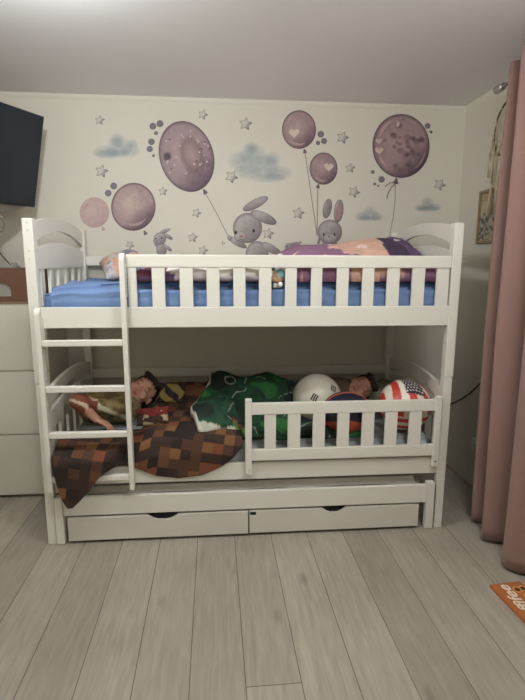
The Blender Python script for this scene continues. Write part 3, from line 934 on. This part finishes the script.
balloon('pale pink plain balloon wall sticker, leftmost and smallest of the balloons on the left', 94.5, 212.5, 14.8, 15.2, 0, (186, 152, 146), (192, 162, 154), (176, 140, 136), (103.2, 229), None,
        lambda d: gloss(d, arc(94.5, 212.5, 10.5, 10.8, 190, 240), 1.6, (200, 172, 164)), False)
balloon('shiny mauve balloon wall sticker between the pale pink one and the dotted one', 133.4, 206.8, 22.2, 24, .1, (164, 134, 130), (190, 164, 154), (96, 72, 84), (145.2, 233), None,
        lambda d: (gloss(d, arc(133.4, 206.8, 16.5, 18, 40, 130), 2.6, (196, 172, 166)), gloss(d, arc(133.4, 206.8, 17, 18.5, 190, 245), 2.2, (202, 178, 170))))
def dotted(d):
    d.oval(192, 155, 13, 22, -.32, lambda r, u, v: (*mixc((190, 168, 162), (164, 138, 138), r), .75 * (1 - r ** 3)), 8, 30)
    d.oval(167.5, 156.5, 5, 5.5, 0, lambda r, u, v: (102, 92, 98, .8 * (1 - r * r)), 6, 20)
    rnd = random.Random(11)
    for k in range(34):
        a = rnd.uniform(0, 2 * PI); q = math.sqrt(rnd.uniform(.1, .8))
        ex, ey = 27 * q * math.cos(a), 35 * q * math.sin(a)
        u, v = 186.6 + ex * math.cos(-.3) - ey * math.sin(-.3), 156.5 + ex * math.sin(-.3) + ey * math.cos(-.3)
        d.oval(u, v, .95, .95, 0, lambda r, uu, vv: (206, 190, 186) if k % 3 else (110, 84, 90), 1, 8)
balloon('large mauve balloon wall sticker dotted with tiny white spots', 186.6, 156.5, 27, 36.2, -.3, (154, 128, 131), (172, 144, 143), (98, 78, 90), (205, 192),
        [(205, 193), (211, 203), (218, 216), (225, 230), (231, 240)], dotted)
balloon('mauve balloon wall sticker with one white heart, higher of the pair over the grey rabbit', 299, 129.6, 17, 19.3, 0, (156, 124, 124), (176, 146, 140), (98, 70, 80), (304.8, 151.5),
        [(305, 153), (309, 180), (313, 208), (317, 235)], lambda d: (heart(d, 294, 133, 5.6, (214, 196, 184)), gloss(d, arc(299, 129.6, 13, 15, 60, 140), 2.2), gloss(d, arc(299, 129.6, 13, 15, 200, 250), 2)))
balloon('mauve balloon wall sticker with one white heart, lower of the pair over the grey rabbit', 323.5, 168.6, 14, 16.1, 0, (148, 116, 118), (170, 138, 134), (92, 66, 76), (318, 186.5),
        [(318, 188), (317.4, 205), (317, 235)], lambda d: (heart(d, 328.6, 167, 5, (214, 196, 184)), gloss(d, arc(323.5, 168.6, 10.6, 12.4, 70, 150), 1.8), gloss(d, arc(323.5, 168.6, 10.6, 12.4, 190, 240), 1.8)))
def moon(d):
    rnd = random.Random(4)
    for k in range(30):
        u, v = rnd.gauss(405, 10), rnd.gauss(150, 12)
        if ((u - 401) / 24) ** 2 + ((v - 146) / 27) ** 2 < 1:
            s_ = rnd.uniform(1.5, 4.2)
            d.oval(u, v, s_, s_ * .9, 0, lambda r, uu, vv: (108, 82, 92, .38 * (1 - r * .5)), 2, 14)
    heart(d, 378, 141.6, 3.4, (204, 178, 168)); heart(d, 378.6, 151, 4.4, (208, 182, 172))
    gloss(d, arc(401, 146, 23.5, 26.5, 195, 250), 2.6); gloss(d, arc(401, 146, 24, 27, 125, 160), 2.4)
    gloss(d, arc(401, 146, 24, 27, 10, 60), 1.8, (176, 146, 146)); d.oval(397, 125, 1.6, 3, .3, lambda r, u, v: (206, 178, 170), 2, 12)
    d.line([(396, 183), (391, 187), (387.5, 193), (386, 199)], .8, (110, 92, 84)); d.line([(394.5, 182), (389, 183.5), (384, 187)], .8, (110, 92, 84))
balloon('large speckled mauve balloon wall sticker with two hearts, rightmost of the balloons', 401, 146, 28.6, 32, 0, (154, 120, 122), (168, 134, 132), (88, 64, 78), (396, 181.5),
        [(395.4, 185), (395, 200), (393, 218), (388, 243)], moon)

STARS = [(99.7, 120.3, 5.2, .1, 'star wall sticker above the pale blue cloud at the left'), (203, 114.8, 5.4, .3, 'star wall sticker near the ceiling right of the dotted balloon'),
    (245.6, 124, 7, .15, 'star wall sticker above the largest blue cloud'), (101.6, 171.3, 7, .2, 'star wall sticker below the pale blue cloud at the left'),
    (231.5, 176.8, 7, .5, 'star wall sticker at the lower left of the largest blue cloud'), (163, 191.4, 5, .0, 'pale star wall sticker between shiny mauve balloon and dotted balloon'),
    (196.5, 213, 5.2, .35, 'star wall sticker left of the dotted balloon string'), (192.7, 237.6, 5.4, .1, 'star wall sticker right of the smallest rabbit'),
    (130, 245, 4.6, .6, 'star wall sticker just below the shiny mauve balloon'), (203, 250.5, 5.4, .25, 'star wall sticker half hidden by the guard rail right of the smallest rabbit'),
    (268.3, 233.7, 6.2, .2, 'star wall sticker under the ears of the largest rabbit'), (342.6, 137.7, 6.6, .3, 'star wall sticker between the heart balloon pair and the rightmost balloon, topmost there'),
    (350.2, 168.2, 5.2, .1, 'star wall sticker right of the lower heart balloon'), (354, 192, 6.4, .45, 'star wall sticker above the small cloud right of the upright rabbit'),
    (298.4, 213.4, 6.4, .15, 'star wall sticker left of the upright rabbit ears'), (439.7, 184.6, 6.4, .5, 'star wall sticker under the rightmost balloon by the room corner')]
for u, v, r, rot, lab in STARS:
    d = Decal()
    out = []
    for k in range(20):
        a = rot - PI / 2 + 2 * PI * k / 20; m = k % 4
        q = r if m == 0 else r * .50 if m == 2 else r * .70
        out.append((u + q * math.cos(a), v + q * math.sin(a)))
    def sf(rr, x, y, u=u, v=v, r=r):
        s_ = ((x - u) * .8 + (y - v) * .5) / r
        return mixc(mixc((206, 199, 186), (134, 128, 128), s_ * 1.6), (104, 98, 100), (rr - .74) / .3)
    d.shape(out, sf, 7, (u, v))
    d.done('star_sticker', 'grey ' + lab if 'pale star' not in lab else lab, 'wall sticker', 'star stickers of the mural')

DOTS = [(113.7, 186, 3.4, 'grey dot wall sticker at the top left of the shiny mauve balloon, upper one'), (108.2, 193.2, 3.3, 'grey dot wall sticker at the top left of the shiny mauve balloon, lower one'),
    (152.9, 126.2, 3.4, 'grey dot wall sticker left of the dotted balloon top, second largest of its cluster'), (160, 123.7, 3.5, 'grey dot wall sticker nearest the top of the dotted balloon'),
    (156, 133.1, 2, 'small grey dot wall sticker below the two upper dots beside the dotted balloon'), (151.5, 141.8, 3.3, 'grey dot wall sticker halfway down the left of the dotted balloon'),
    (149.8, 149, 3.1, 'grey dot wall sticker farthest left beside the dotted balloon'), (153.6, 155.7, 1.5, 'tiny grey dot wall sticker lowest beside the dotted balloon'),
    (320.8, 134.2, 3.3, 'grey dot wall sticker right of the higher heart balloon, topmost of three'), (324, 141, 3, 'grey dot wall sticker right of the higher heart balloon, rightmost of three'),
    (318, 143, 2.2, 'grey dot wall sticker right of the higher heart balloon, smallest of three'), (427.6, 126, 2.9, 'grey dot wall sticker touching the upper right edge of the rightmost balloon'),
    (431, 132, 1.6, 'tiny grey dot wall sticker right of the rightmost balloon'), (372.8, 172, 2, 'grey dot wall sticker at the lower left of the rightmost balloon, highest there'),
    (381.6, 179.4, 3.2, 'grey dot wall sticker at the lower left of the rightmost balloon, largest there'), (374.8, 184, 1.5, 'small grey dot wall sticker below the rightmost balloon, farthest left'),
    (378.2, 185.8, 1.1, 'tiniest grey dot wall sticker below the rightmost balloon')]
for u, v, r, lab in DOTS:
    d = Decal(); d.oval(u, v, r, r, 0, lambda q, x, y: mixc((132, 128, 132), (112, 108, 114), q), 3, 18)
    d.done('dot_sticker', lab, 'wall sticker', 'dot stickers of the mural')

def cloud(lab, cx, cy, puffs, col):
    d = Decal()
    for k, (dx, dy, rx, ry) in enumerate(puffs):
        d.oval(cx + dx, cy + dy, rx, ry, 0, lambda r, u, v: (*mixc(col, (196, 196, 188), .35 * r - (v - cy) * .01), .33 * (1 - r) ** .7), 7, 28)
    d.done('cloud_sticker', lab, 'wall sticker', 'cloud stickers of the mural')
cloud('pale blue watercolour cloud wall sticker above the pale pink balloon', 116, 146, [(-11, 6, 14, 7), (3, 1, 14, 11), (14, 5, 11, 7), (1, -6, 8, 8), (-4, 8, 18, 5), (16, -2, 7, 5)], (150, 180, 200))
cloud('largest blue watercolour cloud wall sticker, right of the dotted balloon', 258, 163, [(-18, -2, 14, 11), (-5, -8, 14, 12), (6, 3, 16, 12), (20, 10, 15, 8), (-10, 9, 15, 8), (-7, -15, 8, 7), (10, 15, 18, 5), (14, -4, 9, 8)], (142, 176, 200))
cloud('small blue cloud wall sticker right of the upright rabbit', 369, 214.5, [(-7, 2, 8, 5), (1, -2, 8, 7), (8, 2, 7, 5), (0, 4, 13, 3)], (126, 154, 180))
cloud('small blue cloud wall sticker below the rightmost balloon', 427.5, 205, [(-6, 3, 8, 4), (0, -2, 7, 7), (7, 2, 8, 4), (0, 4, 13, 3)], (126, 154, 180))

G1, G2, G3 = (176, 168, 166), (132, 124, 126), (104, 96, 100)
def fur(cx, cy, rx, ry, dark=.0):
    def fn(r, u, v):
        dx, dy = (u - cx) / rx, (v - cy) / ry
        c = mixc(mixc(G1, G2, (dx * .45 + dy * .5) + .35 + dark + .3 * fbm(u * .25, v * .25, 2)), G3, (r - .82) / .18 * .7)
        return c
    return fn
def ov(d, cx, cy, rx, ry, rot=0, dark=0, col=None):
    d.oval(cx, cy, rx, ry, rot, fur(cx, cy, rx, ry, dark) if col is None else (lambda r, u, v: mixc(col, G3, (r - .8) / .2 * .4)), 8, 30)
# largest rabbit, waving
d = Decal()
ov(d, 255.5, 203.8, 14, 4.6, -.48, .1); ov(d, 257, 255, 11.5, 14, 0, .1); ov(d, 271, 248.5, 11, 4, .52, .1)
ov(d, 237.5, 242.5, 10.5, 3.3, .52, .05); ov(d, 229.5, 238, 2.2, 3, -.3)
ov(d, 247.5, 228, 14.6, 15.2, .1); ov(d, 240.5, 236.5, 6.5, 5.5, 0, -.2); ov(d, 263.5, 217.5, 14, 5, .42, .1)
d.oval(241, 236.5, 1.6, 1.2, 0, lambda r, u, v: (150, 104, 108), 2, 12)
for u, v in ((235.8, 232.6), (253.6, 230.8)): d.oval(u, v, 1.3, 1.9, 0, lambda r, a, b_: (58, 52, 58), 2, 12)
d.line([(238.5, 240.5), (241, 239.5), (244, 240.5)], .6, (96, 86, 90)); d.line([(225, 243), (223, 244.5), (222, 242.5), (223, 241)], .7, (120, 110, 100))
d.done('rabbit_sticker', 'largest grey rabbit wall sticker, holding the string of the dotted balloon', 'wall sticker', 'rabbit stickers of the mural')
# upright rabbit
d = Decal()
ov(d, 327.3, 208.6, 4.4, 10, .2, .35); ov(d, 338.6, 211, 4.8, 11.6, .12, .2); ov(d, 338.8, 212, 2.8, 9, .12, 0, (172, 132, 134))
ov(d, 330, 252, 11, 12, 0, .15); ov(d, 329.8, 232, 12.2, 12.4); ov(d, 329.8, 238, 7, 4.6, 0, -.25)
d.oval(329, 236.4, 1.2, .9, 0, lambda r, u, v: (140, 96, 100), 2, 10)
for u in (323.6, 334.4): d.oval(u, 234.4, .9, 1.7, 0, lambda r, a, b_: (66, 58, 64), 2, 10)
d.line([(320, 238), (318, 244)], 2.6, (140, 132, 132))
d.done('rabbit_sticker', 'grey rabbit wall sticker with upright ears and pink inner ear', 'wall sticker', 'rabbit stickers of the mural')
# smallest rabbit
d = Decal()
ov(d, 165.2, 231, 5.4, 1.9, -.35, .1); ov(d, 168, 236.5, 5.4, 2, .55, .1); ov(d, 161.6, 249.5, 5.2, 7, 0, .15); ov(d, 168, 248, 5, 1.8, .7); ov(d, 155.2, 243, 1.6, 4, -.4)
ov(d, 160, 238.6, 6.2, 6.2); d.oval(157, 240.6, .9, .7, 0, lambda r, u, v: (140, 100, 104), 2, 8)
for u, v in ((156, 238.6), (161.8, 238)): d.oval(u, v, .7, 1, 0, lambda r, a, b_: (60, 54, 60), 2, 8)
d.done('rabbit_sticker', 'smallest grey rabbit wall sticker, below the dotted balloon', 'wall sticker', 'rabbit stickers of the mural')
# crouching rabbit peeping over the duvet
d = Decal()
ov(d, 293, 250, 8, 7, 0, .15); ov(d, 289, 247, 4.2, 4); ov(d, 297.5, 244, 4.6, 1.5, -.5, .2); ov(d, 294, 243.5, 4.2, 1.4, -.25, .1)
for u, v in ((287, 246.4),): d.oval(u, v, .7, 1, 0, lambda r, a, b_: (60, 54, 60), 2, 8)
d.done('rabbit_sticker', 'crouching grey rabbit wall sticker left of the upright rabbit, mostly hidden by bedding', 'wall sticker', 'rabbit stickers of the mural')

# ------------------------------------------------------------------ television
BR = on(0, -.2, 34.6, 207.4)
ang = math.radians(27)
hdir = Vector((math.sin(ang), math.cos(ang), 0)); nrm0 = Vector((math.cos(ang), -math.sin(ang), 0)); tilt = math.radians(14)
nrm = (nrm0 * math.cos(tilt) - Vector((0, 0, 1)) * math.sin(tilt)).normalized(); vup = (nrm0 * math.sin(tilt) + Vector((0, 0, 1)) * math.cos(tilt)).normalized()
TW, TH = .89, .50
def tvp(a, h, n): return BR - hdir * a + vup * h + nrm * n       # a from the far edge, h up, n out of the screen
def quadbox(a0, a1, h0, h1, n0, n1, taper=0, into=None):
    b = bmesh.new()
    q = [(a0, h0), (a1, h0), (a1, h1), (a0, h1)]
    f = [b.verts.new(tvp(a, h, n1)) for a, h in q]
    cx, cy = (a0 + a1) / 2, (h0 + h1) / 2
    g = [b.verts.new(tvp(cx + (a - cx) * (1 - taper), cy + (h - cy) * (1 - taper), n0)) for a, h in q]
    b.faces.new(f); b.faces.new(g[::-1])
    for i in range(4): b.faces.new((f[i], g[i], g[(i + 1) % 4], f[(i + 1) % 4]))
    return add(into, b) if into is not None else b
def housing():
    b = bmesh.new()
    q = [(.03, .004), (TW * .42, -.105), (TW * .58, -.105), (TW - .03, .004)]
    f = [b.verts.new(tvp(a, h, -.010)) for a, h in q]; g = [b.verts.new(tvp(a, h + .03, -.07)) for a, h in q]
    b.faces.new(f); b.faces.new(g[::-1])
    for i in range(4): b.faces.new((f[i], g[i], g[(i + 1) % 4], f[(i + 1) % 4]))
    return b
M['tvback2'] = plain('grey_brown_plastic', rgb(112, 106, 96), .5, .15, 30)
tv = empty('television', BR - hdir * TW / 2 - nrm * .05)
tag(tv, 'black television on the left wall, swivelled out and tilted down, above the chest of drawers', 'television')
mk('frame', quadbox(0, TW, 0, TH, -.008, 0), M['dark'], tv)
mk('screen', quadbox(.004, TW - .004, .012, TH - .004, -.001, .0012), M['screen'], tv)
mk('back_cover', quadbox(.004, TW - .004, .003, TH - .01, -.075, -.008, .18), M['tvback'], tv)
mk('lower_housing', housing(), M['tvback2'], tv)
bc = tvp(TW * .5, TH * .5, -.075)
b = box(LX, LX + .02, bc.y - .1, bc.y + .1, bc.z - .12, bc.z + .12, .003)
tube([(LX + .02, bc.y, bc.z), (bc.x - .0, bc.y, bc.z)], .02, 12, into=b)
mk('wall_bracket', b, M['dark'], tv)
c0 = tvp(.62, .05, -.05)
q = [on(1, .55, *p) for p in ((-14, 208), (-4, 214), (2, 217), (4.5, 224), (2.5, 231), (-3, 233), (-14, 228))]
mk('cord', tube(q, .0055, 8), M['greycable'], tv, True)

# ------------------------------------------------------------------ chest of drawers
dx0, dx1, dy0, dy1, dt = -.70, -.115, .525, .885, 1.167
ch = empty('chest_of_drawers', ((dx0 + dx1) / 2, (dy0 + dy1) / 2, 0))
tag(ch, 'white chest of drawers left of the bunk bed, under the television', 'chest of drawers')
b = box(dx0, dx1, dy0 + .02, dy1, .03, dt, .003); box(dx0 + .02, dx1 - .02, dy0 + .04, dy1 - .02, 0, .03, 0, into=b)
mk('carcass', b, M['grey_white'], ch)
for z0, z1 in ((.022, .398), (.404, .783), (.789, 1.163)):
    mk('drawer', box(dx0, dx1, dy0, dy0 + .0185, z0, z1, .003), M['grey_white'], ch)

# wooden toy house on the chest
def z_at(y, u, v): return on(1, y, u, v).z
yh = .60
hx1 = -.150; hx0 = -.62
zt, zb = z_at(yh, 15, 268), dt + .001
hs = empty('toy_house', ((hx0 + hx1) / 2, yh + .1, zb))
tag(hs, 'brown wooden toy house with an arched doorway on the white chest of drawers', 'toy house')
dw0, dw1 = on(1, yh, -9, 290).x, on(1, yh, 11, 290).x
za, zs = z_at(yh, 4, 296.5), z_at(yh, 4, 289)
rad = (dw1 - dw0) / 2; cxd = (dw0 + dw1) / 2
archp = [(cxd + rad * math.cos(PI * i / 16), zs + (z_at(yh, 4, 283) - zs) * math.sin(PI * i / 16)) for i in range(17)]
pts = [(hx0, zb + .02), (dw0, zb + .02), (dw0, za)]
outl = [(hx0, za), (dw0, za)] + archp[::-1] + [(dw1, za), (hx1, za), (hx1, zt), (hx0, zt)]
b = prism(outl, 1, yh, yh + .012)
box(hx0, hx1, yh, yh + .012, zb + .012, za, 0, into=b)
mk('front', b, M['brown_wood'], hs)
b = box(hx0, hx0 + .012, yh + .012, yh + .2, zb + .012, zt, .001); box(hx1 - .012, hx1, yh + .012, yh + .2, zb + .012, zt, .001, into=b)
box(hx0 + .012, hx1 - .012, yh + .188, yh + .2, zb + .012, zt, 0, into=b); box(hx0 + .012, hx1 - .012, yh + .012, yh + .188, zt - .012, zt, 0, into=b)
mk('wall', b, M['brown_wood'], hs)
mk('door_pane', box(dw0 - .004, dw1 + .004, yh + .013, yh + .018, za - .004, zs + .06, 0), M['greyglass'], hs)
mk('base', box(hx0 - .01, hx1 + .012, yh - .03, yh + .2, zb, zb + .012, .002), M['light_brown'], hs)
# clip standing on the house
cp = on(1, yh + .03, 16, 266)
cl = empty('metal_clip', (cp.x, yh + .03, zt))
tag(cl, 'small grey clip on the edge of the brown toy house roof', 'clip')
mk('jaw', box(cp.x - .016, cp.x + .016, yh - .002, yh + .05, zt + .001, zt + .012, .002), M['clip'], cl)
b = box(cp.x - .019, cp.x + .019, yh + .005, yh + .012, zt + .012, zt + .03, .002); box(cp.x - .010, cp.x + .010, yh + .02, yh + .026, zt + .012, zt + .026, .002, into=b)
mk('lever', b, M['clip'], cl)
# black lead from the television to the chest
q = [on(1, .66, -12, 236), on(1, .66, 0, 253), on(1, .65, 6, 260), on(1, .64, 12, 266.2)]
tag(mk('power_lead', tube(q, .0035, 8), M['cable'], None, True), 'thin black lead hanging down to the brown toy house roof', 'cable')

# ------------------------------------------------------------------ right wall: curtain, rod, picture, dream catcher, socket
ctl = [(.075, 2.305), (.055, 2.262), (.03, 2.247), (.004, 2.285), (-.016, 2.365), (-.05, 2.40), (-.085, 2.345), (-.118, 2.245), (-.145, 2.207), (-.172, 2.235), (-.20, 2.31), (-.235, 2.355), (-.28, 2.33), (-.33, 2.22), (-.37, 2.19), (-.41, 2.205), (-.47, 2.29), (-.51, 2.32), (-.56, 2.28), (-.62, 2.2), (-.66, 2.2), (-.72, 2.3), (-.77, 2.32), (-.83, 2.24), (-.88, 2.2), (-.93, 2.26), (-.97, 2.32)]
def catmull(P, n):
    out = []
    for i in range(len(P) - 1):
        p0, p1, p2, p3 = P[max(i - 1, 0)], P[i], P[i + 1], P[min(i + 2, len(P) - 1)]
        for k in range(n):
            t = k / n
            out.append(tuple(.5 * (2 * p1[a] + (p2[a] - p0[a]) * t + (2 * p0[a] - 5 * p1[a] + 4 * p2[a] - p3[a]) * t * t + (3 * p1[a] - p0[a] - 3 * p2[a] + p3[a]) * t ** 3) for a in (0, 1)))
    return out + [P[-1]]
cc = catmull(ctl, 6)
b = bmesh.new(); rows = []
NZ = 40; CT = 2.335
for j in range(NZ + 1):
    z = .018 + (CT - .018) * j / NZ; t = j / NZ
    row = []
    for y, x in cc:
        amp = 1.0
        xx = 2.275 + (x - 2.275) * amp - .014 * math.sin(PI * t) * (y > -.1) - .016 * sstep(.05, .5, t) * sstep(-.06, -.10, y) * sstep(-.24, -.19, y) + .006 * fbm(y * 5, z * 1.2, 3)
        row.append(b.verts.new((xx, y + .008 * fbm(y * 4, z * 1.1, 9), z)))
    rows.append(row)
for j in range(NZ):
    for i in range(len(cc) - 1): b.faces.new((rows[j][i], rows[j][i + 1], rows[j + 1][i + 1], rows[j + 1][i]))
cu_o = mk('curtain', b, M['pink'], None, True)
cu_o.modifiers.new('thick', 'SOLIDIFY').thickness = .003
tag(cu_o, 'long dusty pink velvet curtain hanging in deep folds at the right', 'curtain')
rp = on(0, 2.335, 500.5, 88)
rodt = empty('curtain_rod', (rp.x, rp.y, rp.z))
tag(rodt, 'steel curtain rod with a drum finial above the pink curtain', 'curtain rod')
mk('rod', tube([(rp.x, rp.y, rp.z), (rp.x, -1.2, rp.z)], .011, 14), M['rod'], rodt, True)
mk('finial', lathe([(.012, -.03), (.019, -.028), (.0195, .018), (.016, .022), (.02, .026), (.02, .036), (.014, .04)], 22, (rp.x, rp.y, rp.z), 1), M['rod'], rodt, True)
b = tube([(rp.x, rp.y - .06, rp.z), (RX, rp.y - .06, rp.z)], .007, 10); lathe([(.022, -.008), (.022, 0)], 18, (RX, rp.y - .06, rp.z), 0, into=b)
mk('bracket', b, M['rod'], rodt, True)
# picture
pic = empty('picture', (RX, .54, 1.53)); tag(pic, 'small gilt-framed picture with dark blue flowers on the right wall', 'picture')
py0, py1, pz0, pz1 = .395, .628, 1.528, 1.838
b = bmesh.new()
for a0, a1, c0_, c1 in ((py0, py1, pz0, pz0 + .016), (py0, py1, pz1 - .016, pz1), (py0, py0 + .016, pz0 + .016, pz1 - .016), (py1 - .016, py1, pz0 + .016, pz1 - .016)):
    box(RX - .018, RX - .001, a0, a1, c0_, c1, .002, into=b)
mk('frame', b, M['gold'], pic)
b = bmesh.new(); N_ = 44
V = [[b.verts.new((RX - .008, py0 + .014 + (py1 - py0 - .028) * i / N_, pz0 + .014 + (pz1 - pz0 - .028) * j / N_)) for j in range(N_ + 1)] for i in range(N_ + 1)]
for i in range(N_):
    for j in range(N_): b.faces.new((V[i][j], V[i][j + 1], V[i + 1][j + 1], V[i + 1][j]))
pr = mk('print', b, M['attr_cloth'], pic)
def prc(c, n):
    t = (c.z - pz0) / (pz1 - pz0); f = fbm(c.y * 22, c.z * 22, 4, 3); g = fbm(c.y * 40, c.z * 40, 9, 2)
    if t < .55 + .12 * f and f > -.12: return (94, 91, 90) if g > .02 else (172, 163, 148)
    if abs(math.hypot((c.y - .527) / .095, (t - .5) / .42) - 1) < .05: return (176, 150, 108)
    return (186, 172, 146) if t < .8 else (172, 150, 118)
paint(pr, prc)
# dream catcher
hc_y, hc_z, hr = .345, 2.135, .155
dc = empty('dream_catcher', (RX - .02, hc_y, hc_z)); tag(dc, 'macrame dream catcher with cream tassels, half hidden by the curtain', 'dream catcher')
cx_ = RX - .022
mk('hoop', tube([(cx_, hc_y + hr * math.cos(2 * PI * i / 48), hc_z + hr * math.sin(2 * PI * i / 48)) for i in range(49)], .0055, 8), M['hoop'], dc, True)
b = bmesh.new()
for k in range(14):
    a = 2 * PI * k / 14
    for m in (5,):
        a2 = 2 * PI * (k + m) / 14
        tube([(cx_ - .001 * m, hc_y + hr * math.cos(a), hc_z + hr * math.sin(a)), (cx_ - .001 * m, hc_y + hr * math.cos(a2), hc_z + hr * math.sin(a2))], .0012, 5, into=b)
mk('web', b, M['string'], dc)
def tassel(y, z, ln, w):
    b = ball((cx_ - .008, y, z), (.010, .010, .012), 12, 8)
    rnd = random.Random(int(z * 1000) + int(y * 1000))
    for k in range(16):
        dy, dx = rnd.uniform(-w, w), rnd.uniform(-.010, .010)
        tube([(cx_ - .008 + dx * .3, y + dy * .3, z), (cx_ - .008 + dx * .8, y + dy * .9 + rnd.uniform(-.004, .004), z - ln * .5), (cx_ - .008 + dx, y + dy, z - ln * rnd.uniform(.88, 1.05))], .0024, 5, into=b)
    mk('tassel', b, M['string'], dc, True)
for y, z, ln, w in ((.500, 2.115, .10, .012), (.516, 2.02, .12, .013), (.478, 2.03, .17, .012), (.47, 1.85, .17, .018), (.425, 2.06, .05, .012), (.40, 1.99, .26, .02), (.34, 1.96, .28, .02), (.28, 1.99, .24, .02)): tassel(y, z, ln, w)
cords = [[(cx_ - .004, .484, 2.20), (cx_ - .006, .497, 2.15), (cx_ - .008, .500, 2.11)], [(cx_ - .004, .487, 2.19), (cx_ - .006, .45, 2.14), (cx_ - .004, .415, 2.12)],
         [(cx_ - .006, .498, 2.15), (cx_ - .008, .514, 2.09), (cx_ - .008, .516, 2.02)], [(cx_ - .006, .475, 2.1), (cx_ - .008, .472, 2.0), (cx_ - .008, .470, 1.85)]]
cords += [[(cx_ - .006, y0, hc_z - math.sqrt(max(0, hr * hr - (y0 - hc_y) ** 2))), (cx_ - .008, y0, 1.98)] for y0 in (.44, .40, .34, .28)]
for c_ in cords: mk('cord', tube(c_, .003, 6), M['string'], dc, True)
# socket and the cord to the bed
sp = on(0, RX - .01, 474.5, 446)
so = empty('wall_socket', (RX, sp.y, sp.z)); tag(so, 'white wall socket low on the right wall, beside the curtain', 'wall socket')
mk('plate', box(RX - .010, RX - .0005, sp.y - .04, sp.y + .04, sp.z - .04, sp.z + .04, .003), M['gloss_white'], so)
mk('insert', lathe([(.022, -.011), (.020, -.0125), (.018, -.0085)], 22, (RX, sp.y, sp.z), 0), M['gloss_white'], so, True)
ca = [on(0, RX - .006, *p) for p in ((444, 408), (452, 403.5), (461, 399), (470, 393), (478, 385.5), (487, 377), (498, 366))]
tag(mk('extension_cable', tube(ca, .0042, 8), M['cable'], None, True), 'black cable running across the right wall to behind the curtain', 'cable')

# ------------------------------------------------------------------ sweet box on the floor
A = on(2, 0, 489.2, 587.5); th = math.radians(-5)
ux = Vector((math.cos(th), math.sin(th) * -1.0, 0)).normalized(); uy = Vector((ux.y, -ux.x, 0))       # ux across, uy towards the room
BW, BL, BH = .150, .30, .014
def bp(a, c, z): return A + ux * a + uy * c + Vector((0, 0, z + .001))
sb = empty('sweet_box', bp(BW / 2, BL / 2, 0)); tag(sb, 'flat orange box of sweets with white lettering lying on the floor at the right', 'box')
b = bmesh.new(); v0 = [b.verts.new(bp(a, c, 0)) for a, c in ((0, 0), (BW, 0), (BW, BL), (0, BL))]; v1 = [b.verts.new(bp(a, c, BH)) for a, c in ((0, 0), (BW, 0), (BW, BL), (0, BL))]
b.faces.new(v0); b.faces.new(v1)
for i in range(4): b.faces.new((v0[i], v0[(i + 1) % 4], v1[(i + 1) % 4], v1[i]))
bmesh.ops.bevel(b, geom=b.edges[:], offset=.0015, segments=2, affect='EDGES')
mk('carton', b, M['orange'], sb)
cu_ = bpy.data.curves.new('lettering', 'FONT'); cu_.body = 'Toffifee'; cu_.size = .070; cu_.extrude = .0004; cu_.offset = .0012; cu_.shear = .2
to = bpy.data.objects.new('tmp_text', cu_); COL.objects.link(to)
dg = bpy.context.evaluated_depsgraph_get(); dg.update()
me = bpy.data.meshes.new_from_object(to.evaluated_get(dg)); bpy.data.objects.remove(to)
wid = max(v.co.x for v in me.vertices)
for v in me.vertices:
    p = bp(.074 - v.co.y, BL - .018 - v.co.x * (BL - .03) / wid, BH + .0006 + v.co.z); v.co = p
link('lettering', me, M['cream'], sb)
for a, c in ((.098, .052), (.118, .098), (.096, .142), (.118, .19), (.128, .05), (.100, .235)):
    s = mk('sweet_print', lathe([(.021, 0), (.021, .0006), (.012, .0012)], 20, bp(a, c, BH), 2), M['nut'], sb)
    mk('sweet_top', lathe([(.012, 0), (.010, .001)], 16, bp(a, c, BH + .0012), 2), M['choc'], s)

# ------------------------------------------------------------------ light, world, camera
def lamp(name, kind, loc, energy, col, size):
    l = bpy.data.lights.new(name, kind); l.energy = energy; l.color = col
    if kind == 'POINT': l.shadow_soft_size = size
    o = bpy.data.objects.new(name, l); COL.objects.link(o); o.location = loc
    return o
lamp('ceiling_lamp_light', 'POINT', (.27, -.68, 2.31), 32, (.955, 1, 1.03), .05)
lamp('added_fill_light', 'POINT', (1.72, -1.38, 2.24), 35, (.965, 1, 1.01), .16)  # added fill to brighten the right side, no known fixture
w = bpy.data.worlds.new('room_air'); SC.world = w; w.use_nodes = True
w.node_tree.nodes['Background'].inputs[0].default_value = (.9, .92, 1, 1); w.node_tree.nodes['Background'].inputs[1].default_value = .1

cam = bpy.data.cameras.new('camera'); co = bpy.data.objects.new('camera', cam); COL.objects.link(co)
cam.sensor_fit = 'VERTICAL'; cam.sensor_height = 24; cam.lens = FPX * 24 / 700; cam.clip_start = .05
m = Matrix((RT, UP, -FW)).transposed().to_4x4(); m.translation = CAM
co.matrix_world = m
SC.camera = co
SC.view_settings.view_transform = 'Standard'
SC.view_settings.look = 'None'
SC.view_settings.exposure = 0
SC.view_settings.gamma = 1
